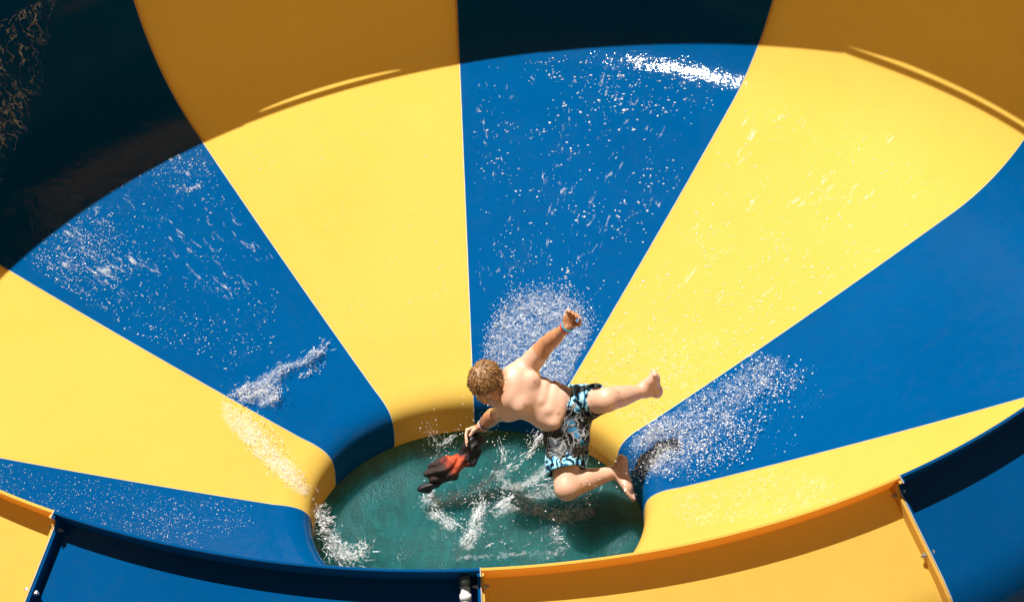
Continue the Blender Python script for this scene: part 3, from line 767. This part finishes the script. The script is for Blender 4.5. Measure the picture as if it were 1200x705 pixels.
mass = [(59.5, 1.47), (57, 1.45), (55, 1.40), (54, 1.34), (53, 1.30), (54.5, 1.27)]
blob('crest_splash', jets(crest, 260, (1.1, .015), .034, .0019, .8, g, -.25, .06) + jets(mass, 240, (1.5, .022), .04, .0020, .9, g, None, .08) + jets([(44, 1.31), (38, 1.29)], 40, (1.5, .012), .02, .002, .5, g, None, .02),
     .0026, .004, 'foam', 'white frothy splash crest running across the left blue wedge')
yf = [(61, 1.44), (64, 1.36), (66, 1.26), (69.5, 1.18), (72, 1.10), (75, 1.02), (78, .95), (82, .88)]
blob('yellow_foam', jets(yf, 170, (2.0, .05), .025, .0022, .25, g, None, .018), .0027, .004, 'thin_foam', 'white foam sliding over the left yellow wedge into the hole')
P8_, N8_, gg = scatter([(61, 1.52), (66, 1.42), (76, 1.12), (85, .90), (78, .87), (66, 1.05), (61, 1.25)], 1500, (200, (1.5, .03)), .04, 22)
drops('yellow_foam_drops', P8_, N8_, sizes(gg, len(P8_), .0009, .0032), 'white drops around the foam on the left yellow wedge')
# water pouring off the lip into the hole at the near left
pr = []; lp = np.array([(-.824, .093, -.15), (-.791, .014, -.2), (-.744, -.04, -.3), (-.687, -.11, -.3), (-.60, -.06, -.28)])
for i in range(900):
    u = g.random(); c = np.array([np.interp(u, np.linspace(0, 1, 5), lp[:, j]) for j in range(3)])
    p = c + g.normal(0, .03, 3); d = np.array((.4, -.3, .45)) + g.normal(0, .6, 3); d /= np.linalg.norm(d)
    ln = .015 + .05 * g.random() ** 2; r0 = .0023 * (.5 + g.random())
    pr += [(p, p + d * ln, r0, r0 * .35)]
blob('lip_splash', pr, .0027, .004, 'foam', 'white splash tumbling off the lip at the lower left of the hole')

# ---- lacy films of water hugging the shell
def film_material(name, scale, stretch, gain, top, bump=.7):
    m, nt, out = mat(name); L = nt.links.new
    tc = N(nt, 'ShaderNodeTexCoord'); at_ = N(nt, 'ShaderNodeAttribute', attribute_name='cover')
    mp_ = N(nt, 'ShaderNodeMapping'); mp_.inputs['Scale'].default_value = (1, stretch, 1); L(tc.outputs['UV'], mp_.inputs['Vector'])
    n = N(nt, 'ShaderNodeTexNoise', Scale=scale, Detail=8.0, Roughness=.72, Distortion=.9); L(mp_.outputs[0], n.inputs['Vector'])
    n2 = N(nt, 'ShaderNodeTexNoise', Scale=scale * .35, Detail=3.0, Roughness=.6, Distortion=1.5); L(mp_.outputs[0], n2.inputs['Vector'])
    rid = nt.nodes.new('ShaderNodeMath'); rid.operation = 'MULTIPLY_ADD'; L(n2.outputs['Fac'], rid.inputs[0]); rid.inputs[1].default_value = .6; L(n.outputs['Fac'], rid.inputs[2])
    a_ = nt.nodes.new('ShaderNodeMath'); a_.operation = 'MULTIPLY_ADD'; L(at_.outputs['Fac'], a_.inputs[0]); a_.inputs[1].default_value = .55; L(rid.outputs[0], a_.inputs[2])
    mr_ = N(nt, 'ShaderNodeMapRange'); L(a_.outputs[0], mr_.inputs[0]); mr_.inputs[1].default_value = 1.08; mr_.inputs[2].default_value = 1.08 + gain; mr_.inputs[3].default_value = 0; mr_.inputs[4].default_value = top
    b = N(nt, 'ShaderNodeBump', Strength=.7, Distance=.006); L(n.outputs['Fac'], b.inputs['Height'])
    p = principled(nt, Roughness=.15, IOR=1.33); p.inputs['Base Color'].default_value = (.9, .93, .95, 1); L(b.outputs['Normal'], p.inputs['Normal'])
    t = N(nt, 'ShaderNodeBsdfTransparent'); mx = N(nt, 'ShaderNodeMixShader'); L(mr_.outputs[0], mx.inputs[0]); L(t.outputs[0], mx.inputs[1]); L(p.outputs[0], mx.inputs[2])
    tl = N(nt, 'ShaderNodeBsdfTranslucent'); tl.inputs['Color'].default_value = (.9, .93, .95, 1); mt_ = N(nt, 'ShaderNodeMixShader'); mt_.inputs[0].default_value = .4
    L(p.outputs[0], mt_.inputs[1]); L(tl.outputs[0], mt_.inputs[2]); L(mt_.outputs[0], mx.inputs[2])
    b.inputs['Strength'].default_value = bump
    L(mx.outputs[0], out.inputs['Surface']); return m
M['film'] = film_material('lacy_film', 44., 1., .48, .78)
M['film_fine'] = film_material('fine_lacy_film', 85., 1., .34, .9)
M['film_soft'] = film_material('soft_film', 40., 1., .55, .62, .1)
M['film_run'] = film_material('running_film', 30., .35, .16, .8)
def film(name, poly, strength, soft, m, label, h=.004, lump=.006, seed=1):
    P = np.array(poly, float); rm = P[:, 1].mean(); st = .012
    da = math.degrees(st / rm); az = np.arange(P[:, 0].min() - 4, P[:, 0].max() + 4, da); rr = np.arange(max(.852, P[:, 1].min() - .15), min(3.69, P[:, 1].max() + .15), st)
    Az, Rr_ = np.meshgrid(az, rr, indexing='ij'); c = inpoly(Az.ravel(), Rr_.ravel(), poly).reshape(Az.shape).astype(float)
    for _ in range(soft):
        q = np.pad(c, 1); c = (q[:-2, 1:-1] + q[2:, 1:-1] + q[1:-1, :-2] + q[1:-1, 2:] + q[1:-1, 1:-1]) / 5
    g_ = np.random.default_rng(seed); nz_ = g_.normal(size=Az.shape)
    for _ in range(3):
        q = np.pad(nz_, 1, mode='edge'); nz_ = (q[:-2, 1:-1] + q[2:, 1:-1] + q[1:-1, :-2] + q[1:-1, 2:] + q[1:-1, 1:-1]) / 5
    r_, z_, nr_, nzz = at_s(s_of_r(Rr_)); hh = h + lump * np.abs(nz_) * c * 2
    A_ = np.radians(90 + Az); X_ = np.stack([(r_ + hh * nr_) * np.cos(A_), (r_ + hh * nr_) * np.sin(A_), z_ + hh * nzz], -1)
    n0, n1_ = Az.shape; ok = c > .02; idx_ = np.arange(n0 * n1_).reshape(n0, n1_)
    kf = ok[:-1, :-1] | ok[1:, :-1] | ok[1:, 1:] | ok[:-1, 1:]
    Q_ = np.stack([idx_[:-1, :-1], idx_[:-1, 1:], idx_[1:, 1:], idx_[1:, :-1]], -1)[kf]
    us = np.unique(Q_); re = np.full(n0 * n1_, -1); re[us] = np.arange(len(us))
    me_ = mesh_np(name, X_.reshape(-1, 3)[us], re[Q_])
    t_ = me_.attributes.new('cover', 'FLOAT', 'POINT'); t_.data.foreach_set('value', (c.ravel()[us] * strength).astype(np.float32))
    uv = me_.uv_layers.new(name='UVMap'); U_ = np.stack([np.radians(Az) * rm, Rr_], -1).reshape(-1, 2)[us]
    li = np.empty(len(me_.loops), np.int32); me_.loops.foreach_get('vertex_index', li); uv.data.foreach_set('uv', U_[li].astype(np.float32).ravel())
    o = link(name, me_, M[m]); tag(o, label, 'water film', None, 'stuff'); return o
film('arm_film', [(-3.5, 1.02), (-4, 1.25), (-6.5, 1.42), (-11, 1.54), (-17, 1.58), (-23, 1.52), (-29, 1.36), (-30, .98), (-20, .9), (-8, .9)], .56, 7, 'film_fine', 'lacy white water film on blue behind the raised arm', seed=2)
film('arm_mist', [(-3.5, 1.02), (-4, 1.25), (-6.5, 1.42), (-11, 1.54), (-17, 1.58), (-23, 1.52), (-29, 1.36), (-30, .98), (-20, .9), (-8, .9)], .62, 8, 'film_soft', 'soft white mist of spray around the raised arm', h=.02, seed=12)
film('right_mist', [(-61, .98), (-60.8, 1.3), (-62, 1.7), (-66, 1.8), (-72, 1.5), (-80, 1.2), (-86, .95), (-76, .87)], .50, 10, 'film_soft', 'soft white mist over the right blue wedge', h=.02, seed=13)
film('broad_yellow_film', [(-31, 3.05), (-31, 1.5), (-45, 1.6), (-59, 1.6), (-59, 3.1), (-45, 3.2)], .27, 10, 'film_run', 'faint running film of water over the broad yellow wedge', h=.0015, lump=0, seed=14)
film('middle_blue_film', [(-1, 2.95), (-1, 1.5), (-29, 1.5), (-29, 3.1), (-15, 3.05)], .26, 10, 'film_run', 'faint running film of water over the middle blue wedge', h=.0015, lump=0, seed=15)
film('right_film', [(-61, .98), (-60.8, 1.3), (-62, 1.75), (-66, 1.85), (-72, 1.5), (-80, 1.2), (-86, .95), (-76, .87)], .50, 8, 'film_fine', 'thin white water film on the right blue wedge', seed=3)
film('foot_film', [(-61, .90), (-61, 1.08), (-68, 1.16), (-78, 1.02), (-84, .87), (-70, .87)], .62, 7, 'film', 'thick white water sheet behind the lower foot', lump=.03, seed=4)
film('lower_yellow_film', [(-90.5, 1.0), (-90.5, 1.55), (-97, 1.8), (-103, 1.88), (-106, 1.6), (-108, 1.1), (-100, .95)], .52, 7, 'film_soft', 'milky water film on the lower right yellow wedge', h=.0015, lump=0, seed=5)
film('middle_yellow_film', [(-31, .95), (-31, 1.45), (-42, 1.62), (-56, 1.7), (-59, 1.2), (-58, .93)], .46, 9, 'film_soft', 'milky water film on the yellow wedge near the raised foot', h=.0015, lump=0, seed=6)
film('crest_film', [(60, 1.52), (57, 1.48), (53, 1.44), (49, 1.45), (46, 1.44), (42.5, 1.40), (39, 1.40), (35, 1.41), (33, 1.44), (35, 1.34), (40, 1.32), (45, 1.36), (50, 1.33), (52, 1.27), (56, 1.24), (60, 1.36)], .72, 4, 'film', 'white foam sheet along the crest on the left blue wedge', lump=.05, seed=7)
film('yellow_wash', [(60.5, 1.50), (66, 1.45), (74, 1.16), (84, .90), (80, .86), (70, 1.0), (62, 1.28)], .95, 7, 'film_soft', 'white wash sliding over the left yellow wedge', h=.002, lump=.002, seed=8)
film('left_blue_film', [(45, 2.82), (58, 2.80), (59, 2.2), (46, 2.25)], .36, 9, 'film_run', 'thin streaky water film on the upper left blue wedge', seed=9)
film('left_trickle_film', [(31, 2.9), (31, 2.0), (44, 1.55), (46, 2.7), (40, 2.85)], .30, 9, 'film_run', 'faint streaks of water on the left blue wedge', seed=10)
film('shaded_wall_film', [(32, 3.69), (38, 3.62), (41, 3.45), (47, 3.28), (56, 3.2), (54, 3.5), (46, 3.68), (36, 3.69)], .46, 7, 'film', 'dull streaks of water on the shaded wall at the upper left', seed=11)

# ---- thin torn sheets of water thrown up from the shell
def sheet(name, path, hgt, lean, strength, label, seed, m='film', z0=None):
    g_ = np.random.default_rng(seed); path = np.array(path, float); n, nv = 220, 28
    u = np.linspace(0, 1, n); t = np.linspace(0, 1, len(path)); Ps = []
    if path.shape[1] == 2:
        sm = [surf(np.interp(x, t, path[:, 0]), s_of_r(np.interp(x, t, path[:, 1])), .001) for x in u]
        base = np.array([x[0] for x in sm]); nrm_ = np.array([x[1] for x in sm])
    else:
        base = np.stack([np.interp(u, t, path[:, j]) for j in range(3)], 1); nrm_ = np.array([(0, 0, 1.)] * n)
    inw = -base * (1, 1, 0); inw /= np.linalg.norm(inw, axis=1)[:, None]
    def wob(k, a): return sum(a / (i + 1) * np.sin(u * k * (i + 1) * 1.7 + g_.uniform(0, 6.3)) for i in range(4))
    hh = hgt * np.clip(.75 + wob(9, .35), .25, 1.5) * np.clip(np.minimum(u, 1 - u) * 9, .15, 1)
    along = np.gradient(base, axis=0); along /= np.linalg.norm(along, axis=1)[:, None]
    w1, w2, w3 = wob(14, .012), wob(31, .012), wob(22, .010)
    V_, cov, UV = [], [], []; su = np.concatenate([[0], np.cumsum(np.linalg.norm(np.diff(base, axis=0), axis=1))])
    for j in range(nv):
        v = j / (nv - 1)
        P_ = base + nrm_ * (hh * v * (1 - .25 * v))[:, None] + inw * (lean * hh * v ** 1.6 + w2 * v)[:, None] + along * ((w1 + w3 * v) * v)[:, None]
        P_ = P_ + inw * (.006 * np.sin(u * 160 + v * 9))[:, None] * v
        V_.append(P_); cov.append(strength * (1 - .35 * v - .35 * v ** 4) * np.clip(np.minimum(u, 1 - u) * 12, 0, 1)); UV.append(np.stack([su, np.full(n, v) * hh * 1.4], 1))
    V_ = np.concatenate(V_); cov = np.concatenate(cov); UV = np.concatenate(UV); id_ = np.arange(n * nv).reshape(nv, n)
    Q_ = np.stack([id_[:-1, :-1], id_[:-1, 1:], id_[1:, 1:], id_[1:, :-1]], -1).reshape(-1, 4)
    me_ = mesh_np(name, V_, Q_); t_ = me_.attributes.new('cover', 'FLOAT', 'POINT'); t_.data.foreach_set('value', cov.astype(np.float32))
    uv = me_.uv_layers.new(name='UVMap'); li = np.empty(len(me_.loops), np.int32); me_.loops.foreach_get('vertex_index', li); uv.data.foreach_set('uv', UV[li].astype(np.float32).ravel())
    tag(link(name, me_, M[m]), label, 'splash', None, 'stuff')
sheet('crest_sheet', crest, .075, .6, .80, 'torn translucent sheet of water along the crest on the left blue wedge', 41)
sheet('crest_mass_sheet', [(60, 1.45), (57.5, 1.47), (55, 1.42), (54, 1.35), (53.5, 1.28)], .095, .4, .84, 'thicker torn sheet of water at the left end of the crest', 42)
sheet('lip_sheet', [(-.84, .13, -.10), (-.80, .03, -.20), (-.75, -.04, -.30), (-.69, -.11, -.32)], .10, .7, .84, 'translucent sheet of water rising where the stream meets the pool', 43)
sheet('lip_tail_sheet', [(-.72, -.08, -.33), (-.66, -.09, -.33), (-.60, -.05, -.33), (-.56, -.02, -.33)], .06, .5, .80, 'low ragged curl of water at the lower left of the pool', 44)
sheet('foot_sheet', [(-63, .93), (-68, 1.0), (-74, .98), (-81, .90)], .13, -.5, .74, 'spray sheet bursting up behind the lower foot', 45, 'film_fine')

# ---- pool below the hole
ZW = -.365
nx = 150; xs = np.linspace(-1.45, 1.45, nx)
X, Y = np.meshgrid(xs, xs, indexing='ij'); Rr = np.hypot(X, Y)
Z = np.zeros_like(X)
gg = np.random.default_rng(5)
for i in range(26):
    k = gg.uniform(6, 34); th = gg.uniform(0, 2 * math.pi); Z += np.sin(k * (X * math.cos(th) + Y * math.sin(th)) + gg.uniform(0, 6.3)) * (.045 / k)
for cx, cy in ((2.0, 2.1), (-2.2, .3)):
    d = np.hypot(X - cx, Y - cy); Z += .006 * np.sin(d * 40) * np.exp(-d * 2.2)
V = np.stack([X, Y, Z + ZW], -1).reshape(-1, 3); idx = np.arange(nx * nx).reshape(nx, nx)
keep = (Rr[:-1, :-1] < 1.42)
Q = np.stack([idx[:-1, :-1], idx[1:, :-1], idx[1:, 1:], idx[:-1, 1:]], -1)[keep]
mw, nt, out = mat('pool_water'); L = nt.links.new
tc = N(nt, 'ShaderNodeTexCoord'); mpn = N(nt, 'ShaderNodeMapping'); mpn.inputs['Scale'].default_value = (2.6, 1.0, 1.0); L(tc.outputs['Object'], mpn.inputs['Vector'])
n1 = N(nt, 'ShaderNodeTexNoise', Scale=5.0, Detail=7.0, Roughness=.68, Distortion=1.4); L(mpn.outputs[0], n1.inputs['Vector'])
r = ramp(nt, [(.30, (.009, .055, .057)), (.52, (.010, .082, .086)), (.68, (.012, .108, .112)), (.80, (.05, .14, .135))]); L(n1.outputs['Fac'], r.inputs['Fac'])
n2 = N(nt, 'ShaderNodeTexNoise', Scale=38.0, Detail=4.0, Roughness=.6); L(mpn.outputs[0], n2.inputs['Vector'])
b_ = N(nt, 'ShaderNodeBump', Strength=.6, Distance=.02); L(n2.outputs['Fac'], b_.inputs['Height'])
p = principled(nt, Roughness=.07, IOR=1.33); p.subsurface_method = 'BURLEY'; p.inputs['Subsurface Weight'].default_value = .9; p.inputs['Subsurface Radius'].default_value = (.10, .40, .38); p.inputs['Subsurface Scale'].default_value = 1.0; L(r.outputs['Color'], p.inputs['Base Color']); L(b_.outputs['Normal'], p.inputs['Normal']); L(p.outputs[0], out.inputs['Surface'])
o = link('pool_water', mesh_np('pool_water', V, Q), mw); tag(o, 'dark teal rippled water seen through the hole', 'water', None, 'structure')
# tank wall that carries the bowl and holds the water
V, F = ring(0, 360, [(1.44, -1.75), (1.44, -.20), (1.60, -.12), (1.60, -1.75)], 96, True)
F = F[:-2]
o = link('pool_wall', mesh('pool_wall', V, F), plain('pool_concrete', (.16, .24, .24), .7, 0, .15, 8., .2)); tag(o, 'round concrete splash tank wall beneath the bowl', 'tank')
def grid_ground():
    V, F = [], []; rings_ = (0, 2, 6, 20, 80, 300, 1500); n = 64
    for r_ in rings_:
        for k in range(n): V.append((r_ * math.cos(2 * math.pi * k / n), r_ * math.sin(2 * math.pi * k / n), -1.75))
    for i in range(len(rings_) - 1):
        for k in range(n):
            f = (i * n + k, i * n + (k + 1) % n, (i + 1) * n + (k + 1) % n, (i + 1) * n + k)
            F.append(f if i else (k, n + (k + 1) % n, n + k))
    return V, F
V, F = grid_ground(); V[0:64] = [(0.0001 * math.cos(2 * math.pi * k / 64), .0001 * math.sin(2 * math.pi * k / 64), -1.75) for k in range(64)]
tag(link('ground', mesh('ground', V, F), plain('pale_concrete', (.30, .28, .25), .85, 0, .2, 1.5, .2), None, False), None, None, None, 'structure')

# unseen ring of wooded slopes, added to block low sky light
V, F = [], []; n = 120; gh = np.random.default_rng(9); prof_ = [(24, -1.74), (27, 9), (30, 22), (34, 36), (40, 48), (52, 58), (90, 64)]
for i, (r_, z_) in enumerate(prof_):
    for k in range(n):
        a = 2 * math.pi * k / n; w_ = (.5 + .5 * math.sin(3 * a + 1) * .4 + .3 * math.sin(7 * a + i) + .25 * math.sin(19 * a + 2 * i)); jt = gh.normal(0, .35) if i else 0
        V.append(((r_ + 1.6 * w_ * (i > 0) + jt) * math.cos(a), (r_ + 1.6 * w_ * (i > 0) + jt) * math.sin(a), z_ + (gh.normal(0, .6) if i else 0)))
for i in range(len(prof_) - 1):
    for k in range(n): F.append((i * n + k, i * n + (k + 1) % n, (i + 1) * n + (k + 1) % n, (i + 1) * n + k))
mg, nt, out = mat('wooded_slope'); L = nt.links.new
tc = N(nt, 'ShaderNodeTexCoord'); n1 = N(nt, 'ShaderNodeTexNoise', Scale=.9, Detail=8.0, Roughness=.7); L(tc.outputs['Object'], n1.inputs['Vector'])
r = ramp(nt, [(.35, (.008, .010, .005)), (.55, (.035, .040, .016)), (.72, (.16, .13, .08))]); L(n1.outputs['Fac'], r.inputs['Fac'])
p = principled(nt, Roughness=.9); L(r.outputs['Color'], p.inputs['Base Color']); L(p.outputs[0], out.inputs['Surface'])
tag(link('hills', mesh('hills', V, F), mg), None, None, None, 'structure')

# ---- falling streaks and drops inside the hole
def hole_pt(x, y, z): return np.array((x, y, z), float)
g = np.random.default_rng(33)
arcs = [  # control points (x, y, z) of the strands and how many of them
    ([(-.263, .775, -.2), (-.221, .773, -.3), (-.194, .788, -.42)], 60), ([(-.098, .658, -.2), (-.16, .677, -.3), (-.199, .729, -.4)], 60),
    ([(.374, .611, -.1), (.301, .526, -.2), (.194, .465, -.3), (.047, .433, -.4), (-.136, .366, -.45)], 300),
    ([(.126, .583, -.15), (.151, .491, -.25), (.07, .407, -.35), (-.001, .356, -.42)], 150),
    ([(-.068, .396, -.45), (-.204, .357, -.46), (-.256, .408, -.45), (-.22, .272, -.46), (-.141, .185, -.46)], 220),
    ([(.029, .435, -.4), (.005, .254, -.45), (-.028, .111, -.46), (-.065, .032, -.46)], 220),
    ([(.501, .37, -.4), (.36, .413, -.4), (.223, .353, -.4), (.108, .267, -.42)], 170),
    ([(.133, .338, -.4), (.286, .256, -.42), (.416, .179, -.42), (.576, .262, -.4)], 190),
    ([(-.09, .339, -.4), (.355, .31, -.4), (.428, -.066, -.4), (-.099, -.066, -.4)], 60)]
pr, dp = [], []
for path, n in arcs:
    path = np.array(path); path[:, 2] = -.335 + (path[:, 2] + .47) * .7; t = np.linspace(0, 1, len(path)); tot = path[-1] - path[0]; tot /= np.linalg.norm(tot)
    for i in range(n):
        u = g.random(); c = np.array([np.interp(u, t, path[:, j]) for j in range(3)]); c2 = np.array([np.interp(min(1, u + .12), t, path[:, j]) for j in range(3)])
        d = c2 - c; d = d / (np.linalg.norm(d) + 1e-6); p = c + g.normal(0, .016, 3)
        ln = .02 + .07 * g.random() ** 2; r0 = .0024 * (.5 + g.random())
        if g.random() < .7: pr.append((p, p + d * ln + g.normal(0, .008, 3), r0, r0 * .4))
        dp.append(c + g.normal(0, .035, 3))
blob('falling_water', pr, .0032, .003, 'foam', 'white strands of water falling through the hole')
# lace of foam lying on the water where the strands come down
st_ = .010; gx = np.arange(-.75, .8, st_); GX, GY = np.meshgrid(gx, gx, indexing='ij'); cv = np.zeros_like(GX)
for path, n in arcs:
    path = np.array(path)
    for a_, b_ in zip(path[:-1], path[1:]):
        d_ = b_[:2] - a_[:2]; t_ = np.clip(((GX - a_[0]) * d_[0] + (GY - a_[1]) * d_[1]) / (d_ @ d_ + 1e-9), 0, 1)
        dd = np.hypot(GX - a_[0] - t_ * d_[0], GY - a_[1] - t_ * d_[1]); cv = np.maximum(cv, np.exp(-(dd / .055) ** 2) * (.45 + .55 * min(1, n / 200)))
n0 = len(gx); okc = (cv > .05) & (np.hypot(GX, GY) < 1.0); ids = np.arange(n0 * n0).reshape(n0, n0)
kq = okc[:-1, :-1] & okc[1:, :-1] & okc[1:, 1:] & okc[:-1, 1:]
Qf = np.stack([ids[:-1, :-1], ids[1:, :-1], ids[1:, 1:], ids[:-1, 1:]], -1)[kq]; us = np.unique(Qf); re = np.full(n0 * n0, -1); re[us] = np.arange(len(us))
iu = (GX.ravel()[us] + 1.45) / (xs[1] - xs[0]); iv = (GY.ravel()[us] + 1.45) / (xs[1] - xs[0]); i0 = iu.astype(int); j0 = iv.astype(int); fu, fv = iu - i0, iv - j0
zz = Z[i0, j0] * (1 - fu) * (1 - fv) + Z[i0 + 1, j0] * fu * (1 - fv) + Z[i0, j0 + 1] * (1 - fu) * fv + Z[i0 + 1, j0 + 1] * fu * fv
me_ = mesh_np('pool_foam', np.stack([GX.ravel()[us], GY.ravel()[us], ZW + zz + .006 + .004 * g.random(len(us))], 1), re[Qf])
t_ = me_.attributes.new('cover', 'FLOAT', 'POINT'); t_.data.foreach_set('value', (cv.ravel()[us] * .92).astype(np.float32))
uv = me_.uv_layers.new(name='UVMap'); U_ = np.stack([GX.ravel()[us], GY.ravel()[us]], 1); li = np.empty(len(me_.loops), np.int32); me_.loops.foreach_get('vertex_index', li); uv.data.foreach_set('uv', U_[li].astype(np.float32).ravel())
tag(link('pool_foam', me_, M['film']), 'lacy white foam on the teal water below the boy', 'foam', None, 'stuff')
dp = np.array(dp); ex = np.stack([g.uniform(-.15, .55, 260), g.uniform(0, .5, 260), g.uniform(-.34, -.2, 260)], 1); dp = np.concatenate([dp, ex])
drops('falling_drops', dp, g.normal(size=dp.shape), sizes(g, len(dp), .001, .0046), 'white water drops flying inside the hole around the boy')
# stray drops flung from his arms and legs
st = []
for c, n, s_ in ((wrL + np.array((.03, .06, .03)), 60, .05), (anR + np.array((.10, .02, .02)), 240, .07), (anR + np.array((.04, .05, .05)), 160, .05), (knR + np.array((.1, .02, 0)), 60, .06), (hipR + np.array((.10, -.12, .0)), 140, .05), (wrR, 60, .07)):
    st.append(c + g.normal(0, s_, (n, 3)))
st = np.concatenate(st); Rm = np.array(BODY.to_3x3()); st = st @ Rm.T + np.array(BODY.translation)
rr_ = np.hypot(st[:, 0], st[:, 1]); fz = np.interp(rr_, PR[1:I_VERT, 0], PR[1:I_VERT, 1]); st = st[(st[:, 2] > fz + .005) | (rr_ < .84)]
drops('flung_drops', st, g.normal(size=st.shape), sizes(g, len(st), .001, .0044), 'white drops flung off the arms and legs of the boy')
# wet streaks high on the shaded blue wall at the far left
P9, N9, g9 = scatter([(33, 3.70), (37, 3.66), (41, 3.5), (47, 3.30), (50, 3.2), (54, 3.2), (52, 3.5), (46, 3.69), (36, 3.705)], 420, (60, (1.3, .04)), 0, 25)
pr = []
for p_, n_ in zip(P9, N9):
    t_ = np.cross(n_, g9.normal(size=3)); t_ += np.array((0, 0, -.6)); t_ -= n_ * (t_ @ n_); t_ /= np.linalg.norm(t_)
    pr.append((p_, p_ + t_ * g9.uniform(.01, .06), .004, .003))
blob('wall_trickles', pr, .006, .004, 'thin_foam', 'wet frothy streaks on the shaded wall at the upper left')

# ------------------------------------------------------------------ light, sky, camera
SUN_EL, SUN_AZ = rad(73), rad(147)
sv = Vector((math.cos(SUN_EL) * math.cos(SUN_AZ), math.cos(SUN_EL) * math.sin(SUN_AZ), math.sin(SUN_EL)))
ld = bpy.data.lights.new('sun', 'SUN'); ld.energy = 5.0; ld.angle = rad(.5); ld.color = (1, .955, .88)
lo = bpy.data.objects.new('sun', ld); COL.objects.link(lo); lo.rotation_euler = sv.to_track_quat('Z', 'Y').to_euler(); lo.location = sv * 30
wd = bpy.data.worlds.new('World'); SC.world = wd; wd.use_nodes = True
nt = wd.node_tree; nt.nodes.clear()
sky = nt.nodes.new('ShaderNodeTexSky'); sky.sky_type = 'NISHITA'; sky.sun_disc = False; sky.air_density = .15; sky.dust_density = .4; sky.sun_elevation = SUN_EL; sky.sun_rotation = math.pi / 2 - SUN_AZ
bg = nt.nodes.new('ShaderNodeBackground'); bg.inputs['Strength'].default_value = .05
ow = nt.nodes.new('ShaderNodeOutputWorld'); nt.links.new(sky.outputs[0], bg.inputs[0]); nt.links.new(bg.outputs[0], ow.inputs[0])

cd = bpy.data.cameras.new('camera'); cam = bpy.data.objects.new('camera', cd); COL.objects.link(cam)
C = Vector((0.0, -15.15633, 12.81248)); fw = Vector((.0109511, .7945843, -.6070551)); rt = Vector((.9991039, -.0335161, -.0258463)); up = Vector((.0408832, .6062281, .7942393))
cam.matrix_world = Matrix(((rt.x, up.x, -fw.x, C.x), (rt.y, up.y, -fw.y, C.y), (rt.z, up.z, -fw.z, C.z), (0, 0, 0, 1)))
cd.sensor_width = 36; cd.lens = 4557.97 / 1200 * 36; cd.clip_start = .1; cd.clip_end = 5000
SC.camera = cam
SC.view_settings.view_transform = 'Standard'; SC.view_settings.look = 'None'; SC.view_settings.exposure = .70; SC.view_settings.gamma = 1
SC.cycles.max_bounces = 8; SC.cycles.transparent_max_bounces = 16; SC.cycles.sample_clamp_indirect = 6
